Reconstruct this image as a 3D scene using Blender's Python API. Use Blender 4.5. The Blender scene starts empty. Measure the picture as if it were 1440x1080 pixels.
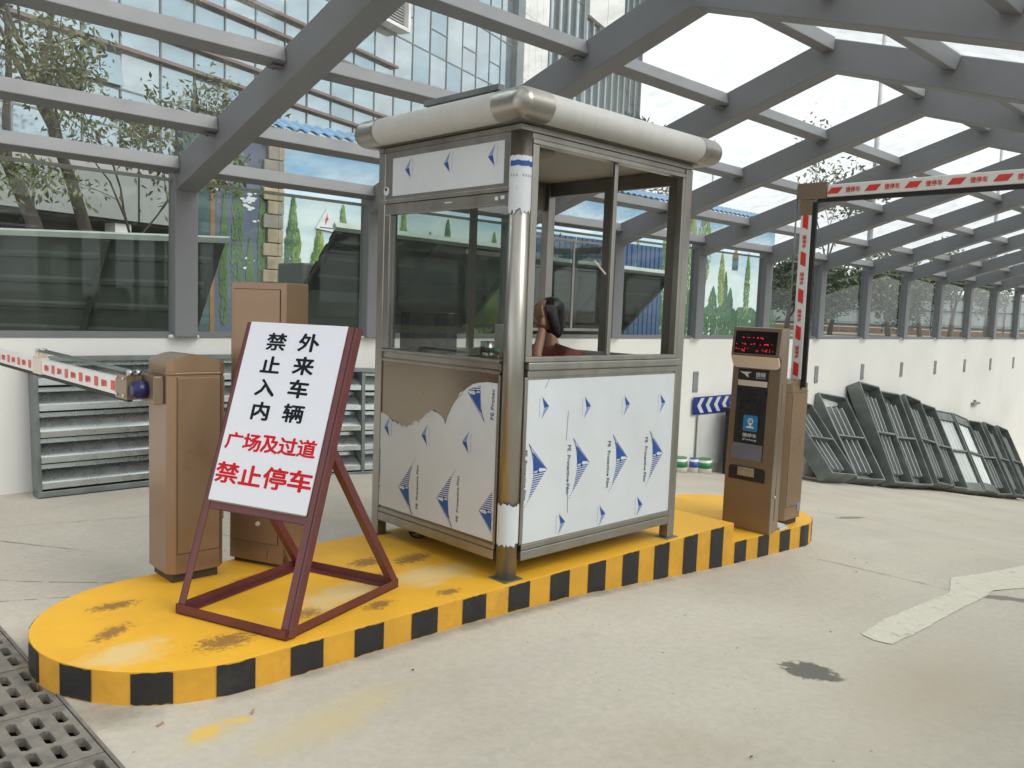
import bpy, bmesh, math, random
from mathutils import Vector, Matrix, noise
SC = bpy.context.scene
COL = SC.collection
PI = math.pi
# ------------------------------------------------------------------ camera, sky, sun, exposure
cam = bpy.data.cameras.new('camera'); camo = bpy.data.objects.new('camera', cam); COL.objects.link(camo)
cam.sensor_width = 36; cam.lens = 1189.19 / 1440 * 36; cam.clip_start = .05; cam.clip_end = 900
_y, _p, _r = 0.768708521, -0.0899649446, 0.036696369
_f = Vector((math.sin(_y) * math.cos(_p), math.cos(_y) * math.cos(_p), math.sin(_p)))
_rt = Vector((math.cos(_y), -math.sin(_y), 0)); _u = _rt.cross(_f)
_r2 = math.cos(_r) * _rt + math.sin(_r) * _u; _u2 = -math.sin(_r) * _rt + math.cos(_r) * _u
camo.matrix_world = Matrix(((_r2.x, _u2.x, -_f.x, 0), (_r2.y, _u2.y, -_f.y, 0), (_r2.z, _u2.z, -_f.z, 1.5), (0, 0, 0, 1)))
SC.camera = camo
world = bpy.data.worlds.new('World'); SC.world = world; world.use_nodes = True
nt = world.node_tree; nt.nodes.clear()
SUN_EL, SUN_AZ = math.radians(42), math.radians(158)       # azimuth from +Y towards +X
sky = nt.nodes.new('ShaderNodeTexSky'); sky.sky_type = 'NISHITA'; sky.sun_disc = False
sky.sun_elevation = SUN_EL; sky.sun_rotation = SUN_AZ; sky.air_density = 1.5; sky.dust_density = 4
hs = nt.nodes.new('ShaderNodeHueSaturation'); hs.inputs['Saturation'].default_value = .12
tc = nt.nodes.new('ShaderNodeTexCoord')
nz = nt.nodes.new('ShaderNodeTexNoise'); nz.inputs['Scale'].default_value = 2.2; nz.inputs['Detail'].default_value = 6
mp = nt.nodes.new('ShaderNodeMapping'); mp.inputs['Scale'].default_value = (1, 1, 2.6)
rp = nt.nodes.new('ShaderNodeValToRGB'); rp.color_ramp.elements[0].position = .3; rp.color_ramp.elements[0].color = (8.6, 8.9, 9.3, 1)
rp.color_ramp.elements[1].position = .72; rp.color_ramp.elements[1].color = (11.2, 11.4, 11.5, 1)
mx = nt.nodes.new('ShaderNodeMix'); mx.data_type = 'RGBA'; mx.inputs[0].default_value = .84
bg = nt.nodes.new('ShaderNodeBackground'); bg.inputs[1].default_value = .088
wo = nt.nodes.new('ShaderNodeOutputWorld')
l = nt.links.new
l(sky.outputs[0], hs.inputs['Color']); l(tc.outputs['Generated'], mp.inputs[0]); l(mp.outputs[0], nz.inputs['Vector'])
l(nz.outputs[0], rp.inputs[0]); l(hs.outputs[0], mx.inputs[6]); l(rp.outputs[0], mx.inputs[7]); l(mx.outputs[2], bg.inputs[0]); l(bg.outputs[0], wo.inputs[0])
sun = bpy.data.lights.new('sun', 'SUN'); suno = bpy.data.objects.new('sun', sun); COL.objects.link(suno)
sun.energy = 1.5; sun.angle = math.radians(36); sun.color = (1, .95, .87)
_sd = Vector((math.sin(SUN_AZ) * math.cos(SUN_EL), math.cos(SUN_AZ) * math.cos(SUN_EL), math.sin(SUN_EL)))
suno.rotation_euler = _sd.to_track_quat('Z', 'Y').to_euler(); suno.location = (0, 0, 30)
SC.view_settings.view_transform = 'Standard'; SC.view_settings.look = 'None'
SC.view_settings.exposure = 0.88; SC.view_settings.gamma = 1; SC.view_settings.use_curve_mapping = False
SC.cycles.transparent_max_bounces = 24; SC.cycles.max_bounces = 8; SC.cycles.diffuse_bounces = 4

# ------------------------------------------------------------------ materials
def nodes(m):
    m.use_nodes = True; return m.node_tree, m.node_tree.nodes['Principled BSDF']
def pm(name, c, rough=.5, metal=0., var=.12, scale=4., bump=0., bscale=60., c2=None, stretch=None, spec=.5, dirt=0., dirtc=(.1, .08, .06), coat=0.):
    m = bpy.data.materials.new(name); t, b = nodes(m); N = t.nodes.new; L = t.links.new
    tcn = N('ShaderNodeTexCoord'); mpn = N('ShaderNodeMapping'); L(tcn.outputs['Object'], mpn.inputs[0])
    if stretch: mpn.inputs['Scale'].default_value = stretch
    n1 = N('ShaderNodeTexNoise'); n1.inputs['Scale'].default_value = scale; n1.inputs['Detail'].default_value = 6; n1.inputs['Roughness'].default_value = .6
    L(mpn.outputs[0], n1.inputs['Vector'])
    r = N('ShaderNodeValToRGB'); r.color_ramp.elements[0].position = .3; r.color_ramp.elements[1].position = .7
    a = c2 or tuple(x * (1 - var) for x in c); bcol = tuple(min(1, x * (1 + var)) for x in c)
    r.color_ramp.elements[0].color = (*a, 1); r.color_ramp.elements[1].color = (*bcol, 1)
    L(n1.outputs[0], r.inputs[0]); out = r.outputs[0]
    if dirt:
        n3 = N('ShaderNodeTexNoise'); n3.inputs['Scale'].default_value = scale * .6; n3.inputs['Detail'].default_value = 9; n3.inputs['Roughness'].default_value = .72
        L(tcn.outputs['Object'], n3.inputs['Vector'])
        r3 = N('ShaderNodeValToRGB'); r3.color_ramp.elements[0].position = .56; r3.color_ramp.elements[1].position = .74
        r3.color_ramp.elements[0].color = (0, 0, 0, 1); r3.color_ramp.elements[1].color = (dirt, dirt, dirt, 1)
        L(n3.outputs[0], r3.inputs[0]); mm = N('ShaderNodeMix'); mm.data_type = 'RGBA'
        L(r3.outputs[0], mm.inputs[0]); L(out, mm.inputs[6]); mm.inputs[7].default_value = (*dirtc, 1); out = mm.outputs[2]
    L(out, b.inputs['Base Color'])
    rr = N('ShaderNodeMapRange'); rr.inputs[3].default_value = max(0, rough - .08); rr.inputs[4].default_value = min(1, rough + .08)
    L(n1.outputs[0], rr.inputs[0]); L(rr.outputs[0], b.inputs['Roughness'])
    b.inputs['Metallic'].default_value = metal; b.inputs['Specular IOR Level'].default_value = spec
    b.inputs['Coat Weight'].default_value = coat
    if bump:
        n2 = N('ShaderNodeTexNoise'); n2.inputs['Scale'].default_value = bscale; n2.inputs['Detail'].default_value = 4
        L(mpn.outputs[0], n2.inputs['Vector'])
        bp = N('ShaderNodeBump'); bp.inputs['Strength'].default_value = bump; bp.inputs['Distance'].default_value = .01
        L(n2.outputs[0], bp.inputs['Height']); L(bp.outputs[0], b.inputs['Normal'])
    return m
def glass(name, tint, refl=1.0, dust=.04, r0=.018, rg=.38):
    m = bpy.data.materials.new(name); m.use_nodes = True; t = m.node_tree; t.nodes.clear(); N = t.nodes.new; L = t.links.new
    o = N('ShaderNodeOutputMaterial'); tr = N('ShaderNodeBsdfTransparent'); tr.inputs[0].default_value = (*tint, 1)
    gl = N('ShaderNodeBsdfGlossy'); gl.inputs['Roughness'].default_value = .02; gl.inputs[0].default_value = (refl, refl, refl, 1)
    lw = N('ShaderNodeLayerWeight'); lw.inputs[0].default_value = .5
    fr = N('ShaderNodeMath'); fr.operation = 'POWER'; fr.inputs[1].default_value = 5; L(lw.outputs['Facing'], fr.inputs[0])
    mt = N('ShaderNodeMath'); mt.operation = 'MULTIPLY_ADD'; mt.inputs[1].default_value = rg; mt.inputs[2].default_value = r0
    mi = N('ShaderNodeMixShader'); L(fr.outputs[0], mt.inputs[0]); L(mt.outputs[0], mi.inputs[0]); L(tr.outputs[0], mi.inputs[1]); L(gl.outputs[0], mi.inputs[2])
    df = N('ShaderNodeBsdfDiffuse'); df.inputs[0].default_value = (.6, .6, .56, 1)
    nn = N('ShaderNodeTexNoise'); nn.inputs['Scale'].default_value = 6; nn.inputs['Detail'].default_value = 8
    tcn = N('ShaderNodeTexCoord'); L(tcn.outputs['Object'], nn.inputs['Vector'])
    mr = N('ShaderNodeMapRange'); mr.inputs[1].default_value = .35; mr.inputs[2].default_value = .8; mr.inputs[3].default_value = dust * .4; mr.inputs[4].default_value = dust * 2.2
    L(nn.outputs[0], mr.inputs[0]); m2 = N('ShaderNodeMixShader'); L(mr.outputs[0], m2.inputs[0]); L(mi.outputs[0], m2.inputs[1]); L(df.outputs[0], m2.inputs[2])
    L(m2.outputs[0], o.inputs[0]); return m
M = {}
M['steel'] = pm('canopy_paint', (.19, .195, .208), .45, dirt=.12, dirtc=(.12, .12, .12), var=.07, scale=1.5, bump=.05, bscale=120)
M['wall'] = pm('white_render', (.80, .79, .76), .85, var=.05, scale=.7, bump=.12, bscale=14, dirt=.3, dirtc=(.62, .57, .49))
M['glass'] = glass('roof_glass', (.965, .98, .975), 1, .085)
M['sglass'] = glass('side_glass', (.87, .905, .885), 1, .010)
M['bglass'] = glass('booth_glass', (.72, .76, .735), 1, .014, .045, .5)
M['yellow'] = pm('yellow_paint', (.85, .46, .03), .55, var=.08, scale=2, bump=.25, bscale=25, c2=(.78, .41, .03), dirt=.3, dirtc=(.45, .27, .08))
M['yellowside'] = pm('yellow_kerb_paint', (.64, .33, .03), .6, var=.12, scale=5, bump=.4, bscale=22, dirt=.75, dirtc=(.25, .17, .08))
M['black'] = pm('black_paint', (.017, .017, .018), .5, dirt=.35, dirtc=(.12, .10, .07), var=.25, scale=8, bump=.35, bscale=45)
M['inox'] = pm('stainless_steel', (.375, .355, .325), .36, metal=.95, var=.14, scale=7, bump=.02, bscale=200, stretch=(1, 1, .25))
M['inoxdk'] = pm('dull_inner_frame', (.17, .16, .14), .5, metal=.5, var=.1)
M['inoxpanel'] = pm('bare_stainless_panel', (.25, .21, .165), .26, metal=.95, var=.05, scale=2)
M['film'] = pm('protective_film', (.61, .64, .67), .36, var=.05, scale=2.5, bump=.3, bscale=5)
M['filmwrap'] = pm('wrapped_film', (.50, .495, .485), .55, var=.05, scale=6, bump=.4, bscale=9, stretch=(2, 2, .6), dirt=.35, dirtc=(.3, .27, .22))
M['print'] = pm('blue_print', (.018, .075, .30), .5, var=.05)
M['paleprint'] = pm('pale_blue_print', (.22, .31, .50), .5, var=.05)
M['greyprint'] = pm('grey_print', (.10, .12, .18), .5, var=.05)
M['maroon'] = pm('maroon_paint', (.125, .032, .032), .42, var=.15, scale=12, bump=.1, bscale=80)
M['board'] = pm('sign_sheet', (.72, .735, .80), .5, var=.015, scale=2)
M['ink'] = pm('black_ink', (.010, .012, .018), .6, var=0, spec=.15)
M['redink'] = pm('red_ink', (.56, .012, .022), .6, var=.05, spec=.15)
M['brown'] = pm('bronze_paint', (.265, .172, .105), .30, metal=.3, var=.05, scale=2, bump=.03, bscale=200, coat=.15)
M['browndk'] = pm('bronze_paint_shadow_gap', (.05, .035, .025), .6)
M['brown2'] = pm('bronze_grey_paint', (.235, .172, .12), .32, metal=.35, var=.05, scale=2, coat=.1)
M['silver'] = pm('champagne_metal', (.70, .60, .52), .32, metal=.1, var=.04)
M['white'] = pm('white_plastic', (.78, .77, .75), .35, var=.03)
M['red'] = pm('red_reflective', (.70, .04, .03), .35, var=.05)
M['rubber'] = pm('black_rubber', (.015, .015, .016), .6, var=.2)
M['darkplastic'] = pm('dark_plastic', (.022, .022, .025), .28, var=.1)
M['screen'] = pm('dark_screen', (.012, .006, .008), .12, var=.1)
M['lcd'] = pm('grey_screen', (.17, .17, .22), .2, var=.04)
M['appblue'] = pm('app_blue', (.02, .22, .50), .35, var=.04)
M['navyhub'] = pm('navy_plastic', (.006, .010, .075), .3)
M['galv'] = pm('galvanised_sheet', (.68, .72, .71), .27, metal=.9, var=.07, scale=6, bump=.015, bscale=20)
M['galvrod'] = pm('galvanised_slat', (.55, .58, .57), .48, metal=.6, var=.05)
M['galvdk'] = pm('galvanised_frame', (.20, .225, .222), .5, metal=.6, var=.25, scale=5, bump=.05)
M['galvgrn'] = pm('weathered_galvanised_frame', (.165, .185, .178), .5, metal=.3, var=.35, scale=3, bump=.05)
M['conc'] = pm('concrete', (.42, .40, .36), .9, var=.1, scale=3, bump=.3, bscale=30)
M['iron'] = pm('cast_grate', (.21, .19, .165), .8, metal=.1, var=.35, scale=10, bump=.5, bscale=40, dirt=.5, dirtc=(.42, .38, .32))
M['hole'] = pm('drain_dark', (.03, .027, .022), .9)
M['plate'] = pm('grey_plate', (.25, .26, .27), .5, var=.12)
M['chevblue'] = pm('sign_blue', (.02, .035, .22), .35)
M['chevwhite'] = pm('sign_white', (.62, .65, .66), .35)
M['hoard'] = pm('hoarding_back', (.04, .053, .045), .6, var=.15, scale=1.5)
M['hoarddk'] = pm('hoarding_frame', (.025, .032, .028), .6)
M['hoardwhite'] = pm('hoarding_trim', (.36, .40, .37), .5)
M['hoardblue'] = pm('blue_hoarding', (.045, .09, .20), .5, var=.1)
M['fence'] = pm('grey_corrugated', (.40, .44, .45), .55, var=.08)
M['brick'] = pm('brick_plinth', (.26, .15, .11), .9, var=.25, scale=6)
M['soil'] = pm('bare_soil', (.27, .24, .19), .95, var=.3, scale=.8, bump=.4, bscale=3)
M['bark'] = pm('bark', (.075, .062, .05), .9, var=.3, scale=14, bump=.6, bscale=30, stretch=(1, 1, .3))
for i, c in enumerate([(.085, .11, .035), (.055, .08, .03), (.12, .13, .05), (.04, .06, .028)]):
    M['leaf%d' % i] = pm('leaf_green', c, .5, var=.2)
M['mullion'] = pm('mullion', (.15, .18, .19), .5)
M['fin'] = pm('brown_fin', (.16, .115, .11), .5)
M['panelgrey'] = pm('grey_cladding', (.24, .25, .25), .55, var=.06)
M['panelwhite'] = pm('white_cladding', (.62, .63, .62), .6, var=.05)
M['darkwall'] = pm('dark_recess', (.045, .048, .045), .7)
for i, c in enumerate([(.36, .445, .49), (.31, .405, .455), (.41, .47, .50)]):
    M['fac%d' % i] = pm('facade_glass', c, .06, metal=.75, var=.10, scale=.35, bump=.02, bscale=.6)
M['skin'] = pm('skin', (.27, .14, .09), .5, var=.06)
M['hair'] = pm('hair', (.012, .010, .010), .45, var=.3, scale=30, stretch=(1, 1, .15), bump=.4, bscale=60)
M['shirt'] = pm('terracotta_cloth', (.15, .045, .032), .85, var=.2, scale=10, bump=.3, bscale=60)
M['trouser'] = pm('dark_trousers', (.03, .03, .04), .85)
M['ceil'] = pm('ceiling_panel', (.30, .285, .23), .6, var=.05)
M['desk'] = pm('desk_laminate', (.30, .21, .14), .5, var=.15, scale=6, stretch=(1, 6, 1))
M['stone'] = pm('sandstone', (.31, .255, .18), .85, var=.25, scale=5, bump=.5, bscale=18)
M['stoneg'] = pm('grey_sandstone', (.23, .215, .185), .85, var=.25, scale=5, bump=.5, bscale=18)
M['navy'] = pm('night_paint', (.085, .105, .16), .7, var=.2, scale=1.2)
M['teal'] = pm('teal_paint', (.05, .10, .11), .7, var=.4, scale=5, stretch=(.2, 1, 3))
M['tile'] = pm('blue_tile', (.14, .27, .42), .45, var=.2, scale=3)
M['ochre'] = pm('ochre_paint', (.22, .13, .06), .7)
for i, c in enumerate([(.07, .16, .06), (.16, .25, .07), (.31, .35, .12), (.045, .11, .065), (.085, .14, .05)]):
    M['mt%d' % i] = pm('mural_green', c, .75, var=.2)
M['mwhite'] = pm('mural_white', (.6, .62, .66), .7)
M['pole'] = pm('pale_pole', (.55, .57, .58), .5)
M['damp'] = pm('damp_concrete', (.125, .12, .105), .55, var=.2, scale=12, bump=.3, bscale=60)
M['mark'] = pm('road_paint', (.64, .60, .51), .8, var=.06, scale=16, bump=.3, bscale=60, dirt=.9, dirtc=(.52, .475, .395))
M['cig'] = pm('cigarette_paper', (.40, .24, .14), .8)
M['crack'] = pm('crack', (.25, .225, .19), .95)
M['green'] = pm('green_plastic', (.03, .22, .09), .4)
M['canblue'] = pm('blue_can', (.05, .1, .45), .4)
M['steelcup'] = pm('cup_steel', (.5, .5, .5), .25, metal=1)
M['smear'] = pm('yellow_smear', (.60, .46, .20), .8, var=.1, scale=9)
def worn(m, scale, lo, hi):
    t = m.node_tree; N = t.nodes.new; L = t.links.new; o = [n for n in t.nodes if n.type == 'OUTPUT_MATERIAL'][0]; b = t.nodes['Principled BSDF']
    g = N('ShaderNodeNewGeometry'); n = N('ShaderNodeTexNoise'); n.inputs['Scale'].default_value = scale; n.inputs['Detail'].default_value = 9; n.inputs['Roughness'].default_value = .75; L(g.outputs['Position'], n.inputs['Vector'])
    mr = N('ShaderNodeMapRange'); mr.inputs[1].default_value = lo; mr.inputs[2].default_value = hi; L(n.outputs[0], mr.inputs[0])
    tr = N('ShaderNodeBsdfTransparent'); mx = N('ShaderNodeMixShader'); L(mr.outputs[0], mx.inputs[0]); L(b.outputs[0], mx.inputs[1]); L(tr.outputs[0], mx.inputs[2]); L(mx.outputs[0], o.inputs[0])
worn(M['mark'], 9, .56, .86)
worn(M['crack'], 16, .50, .58)
def emis(name, c, s):
    m = bpy.data.materials.new(name); t, b = nodes(m); b.inputs['Base Color'].default_value = (*c, 1)
    b.inputs['Emission Color'].default_value = (*c, 1); b.inputs['Emission Strength'].default_value = s; return m
M['led'] = emis('red_led', (.9, .02, .03), .5)
M['greenled'] = emis('led_white', (.8, .85, .9), .6)
# concrete road: broad tonal patches, dusty tan areas, fine grain and dark specks
def road_mat():
    m = bpy.data.materials.new('concrete_road'); t, b = nodes(m); N = t.nodes.new; L = t.links.new
    tcn = N('ShaderNodeTexCoord')
    def nse(sc, det=6, ro=.6, st=None):
        n = N('ShaderNodeTexNoise'); n.inputs['Scale'].default_value = sc; n.inputs['Detail'].default_value = det; n.inputs['Roughness'].default_value = ro
        mpn = N('ShaderNodeMapping'); L(tcn.outputs['Object'], mpn.inputs[0])
        if st: mpn.inputs['Scale'].default_value = st
        L(mpn.outputs[0], n.inputs['Vector']); return n
    def ramp(src, p0, c0, p1, c1):
        r = N('ShaderNodeValToRGB'); r.color_ramp.elements[0].position = p0; r.color_ramp.elements[1].position = p1
        r.color_ramp.elements[0].color = (*c0, 1); r.color_ramp.elements[1].color = (*c1, 1); L(src, r.inputs[0]); return r.outputs[0]
    def mix(f, a, bb, mode='MIX'):
        x = N('ShaderNodeMix'); x.data_type = 'RGBA'; x.blend_type = mode
        if isinstance(f, float): x.inputs[0].default_value = f
        else: L(f, x.inputs[0])
        L(a, x.inputs[6])
        if isinstance(bb, tuple): x.inputs[7].default_value = (*bb, 1)
        else: L(bb, x.inputs[7])
        return x.outputs[2]
    base = ramp(nse(.55, 8, .62).outputs[0], .32, (.475, .43, .365), .68, (.58, .535, .465))
    st = ramp(nse(1.1, 7, .65, (.35, 1.6, 1)).outputs[0], .42, (0, 0, 0), .72, (.55, .55, .55))
    base = mix(st, base, (.60, .54, .44))
    br = ramp(nse(.42, 6, .6).outputs[0], .55, (0, 0, 0), .75, (.6, .6, .6))
    base = mix(br, base, (.41, .335, .26))
    fine = ramp(nse(26, 6, .7).outputs[0], .35, (.91, .91, .91), .65, (1.03, 1.03, 1.03))
    base = mix(1., base, fine, 'MULTIPLY')
    v = N('ShaderNodeTexVoronoi'); v.inputs['Scale'].default_value = 9; v.inputs['Randomness'].default_value = 1; L(tcn.outputs['Object'], v.inputs['Vector'])
    sp = ramp(v.outputs['Distance'], .035, (.75, .75, .75), .075, (0, 0, 0))
    spn = ramp(nse(2.2, 3).outputs[0], .52, (0, 0, 0), .58, (1, 1, 1))
    base = mix(mix(1., sp, spn, 'MULTIPLY'), base, (.13, .115, .095))
    mz = ramp(nse(3.2, 9, .75).outputs[0], .6, (0, 0, 0), .78, (.4, .4, .4)); base = mix(mz, base, (.25, .23, .20))
    L(base, b.inputs['Base Color']); b.inputs['Roughness'].default_value = .82; b.inputs['Specular IOR Level'].default_value = .3
    bp = N('ShaderNodeBump'); bp.inputs['Strength'].default_value = .22; bp.inputs['Distance'].default_value = .005
    L(nse(45, 8, .7).outputs[0], bp.inputs['Height']); L(bp.outputs[0], b.inputs['Normal']); return m
M['road'] = road_mat()
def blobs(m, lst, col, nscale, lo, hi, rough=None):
    # stains and painted contact shade of given centre and radius, broken up by noise
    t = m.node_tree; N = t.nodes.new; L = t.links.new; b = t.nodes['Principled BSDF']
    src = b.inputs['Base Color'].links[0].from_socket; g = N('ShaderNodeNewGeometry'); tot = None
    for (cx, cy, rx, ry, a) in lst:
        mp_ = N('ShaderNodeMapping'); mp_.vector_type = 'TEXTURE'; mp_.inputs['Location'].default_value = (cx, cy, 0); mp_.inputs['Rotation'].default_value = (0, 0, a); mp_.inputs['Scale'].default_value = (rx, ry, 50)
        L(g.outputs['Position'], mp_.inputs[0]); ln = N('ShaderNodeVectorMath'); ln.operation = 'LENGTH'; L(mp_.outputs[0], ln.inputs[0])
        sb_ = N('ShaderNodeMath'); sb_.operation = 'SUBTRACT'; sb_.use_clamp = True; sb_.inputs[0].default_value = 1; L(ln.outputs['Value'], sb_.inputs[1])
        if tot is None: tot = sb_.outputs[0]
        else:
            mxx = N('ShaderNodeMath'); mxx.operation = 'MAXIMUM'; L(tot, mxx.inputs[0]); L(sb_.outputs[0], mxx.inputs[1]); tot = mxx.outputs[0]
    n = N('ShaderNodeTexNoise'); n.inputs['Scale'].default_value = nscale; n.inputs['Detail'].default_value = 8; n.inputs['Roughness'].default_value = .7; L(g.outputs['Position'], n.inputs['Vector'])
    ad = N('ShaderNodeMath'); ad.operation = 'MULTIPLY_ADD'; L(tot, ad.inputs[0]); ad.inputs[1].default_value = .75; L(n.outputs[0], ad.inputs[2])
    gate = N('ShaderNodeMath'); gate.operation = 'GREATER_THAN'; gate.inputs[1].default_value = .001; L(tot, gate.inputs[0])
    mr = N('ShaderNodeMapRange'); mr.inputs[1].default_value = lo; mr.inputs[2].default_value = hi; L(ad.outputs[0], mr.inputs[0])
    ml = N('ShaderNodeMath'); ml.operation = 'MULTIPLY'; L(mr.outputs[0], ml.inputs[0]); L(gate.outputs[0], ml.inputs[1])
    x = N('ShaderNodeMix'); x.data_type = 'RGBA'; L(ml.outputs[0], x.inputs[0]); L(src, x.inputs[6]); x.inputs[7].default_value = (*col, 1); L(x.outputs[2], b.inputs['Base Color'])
blobs(M['road'], [(1.75, 2.75, .75, .22, .15), (1.36, 2.95, .3, .16, .3)], (.56, .47, .28), 5, .72, 1.25)
blobs(M['road'], [(1.33, 2.97, .17, .10, .5), (1.47, 2.98, .13, .05, -.4)], (.70, .48, .13), 30, .80, 1.1)
blobs(M['road'], [(3.3, 3.17, 2.4, .09, 0), (1.1, 3.35, .3, .2, -.8), (2.6, 4.6, 1.6, .12, 0)], (.30, .265, .21), 9, .62, 1.2)  # contact shade painted into the road colour around the island foot
blobs(M['road'], [(3.80, 1.785, .24, .22, -.5)], (.155, .15, .13), 14, .80, .90)
blobs(M['road'], [(9.2, 4.01, .62, .12, 0), (6.4, 1.68, .45, .12, -.9), (7.9, 4.4, .3, .1, 0)], (.24, .22, .19), 6, .80, .95)
blobs(M['road'], [(4.2, 1.35, 1.3, .55, .1)], (.46, .39, .31), 2.2, .62, 1.4)
blobs(M['yellow'], [(2.62, 3.72, .34, .22, .3), (1.62, 3.42, .36, .22, 0), (2.08, 3.50, .24, .14, .4), (1.28, 3.82, .3, .14, .6), (2.1, 4.1, .3, .2, 0), (2.75, 4.0, .3, .2, 0), (2.40, 3.38, .25, .13, .2), (2.8, 3.32, .2, .12, 0), (3.0, 3.9, .4, .2, .2), (1.4, 4.15, .3, .15, 0)], (.34, .17, .04), 38, .93, 1.10)
blobs(M['yellow'], [(2.35, 3.62, .6, .3, .2), (1.25, 3.55, .35, .25, 0), (2.9, 3.6, .5, .3, 0)], (.78, .56, .24), 7, .78, 1.1)
def mural_sky():
    m = bpy.data.materials.new('painted_sky'); t, b = nodes(m); N = t.nodes.new; L = t.links.new
    tcn = N('ShaderNodeTexCoord'); sx = N('ShaderNodeSeparateXYZ'); L(tcn.outputs['Object'], sx.inputs[0])
    mr = N('ShaderNodeMapRange'); mr.inputs[1].default_value = 1; mr.inputs[2].default_value = 3.3; L(sx.outputs[2], mr.inputs[0])
    n = N('ShaderNodeTexNoise'); n.inputs['Scale'].default_value = 1.3; n.inputs['Detail'].default_value = 5
    mpn = N('ShaderNodeMapping'); mpn.inputs['Scale'].default_value = (.6, 1, 2.2); L(tcn.outputs['Object'], mpn.inputs[0]); L(mpn.outputs[0], n.inputs['Vector'])
    ad = N('ShaderNodeMath'); ad.operation = 'MULTIPLY_ADD'; ad.inputs[1].default_value = 1.1; L(n.outputs[0], ad.inputs[0]); 
    sb = N('ShaderNodeMath'); sb.operation = 'SUBTRACT'; sb.inputs[1].default_value = .55; L(mr.outputs[0], sb.inputs[0]); L(sb.outputs[0], ad.inputs[2])
    r = N('ShaderNodeValToRGB'); r.color_ramp.elements[0].position = .25; r.color_ramp.elements[1].position = .95
    r.color_ramp.elements[0].color = (.60, .68, .70, 1); r.color_ramp.elements[1].color = (.17, .36, .55, 1); L(ad.outputs[0], r.inputs[0])
    L(r.outputs[0], b.inputs['Base Color']); b.inputs['Roughness'].default_value = .8; return m
M['muralsky'] = mural_sky()

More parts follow.
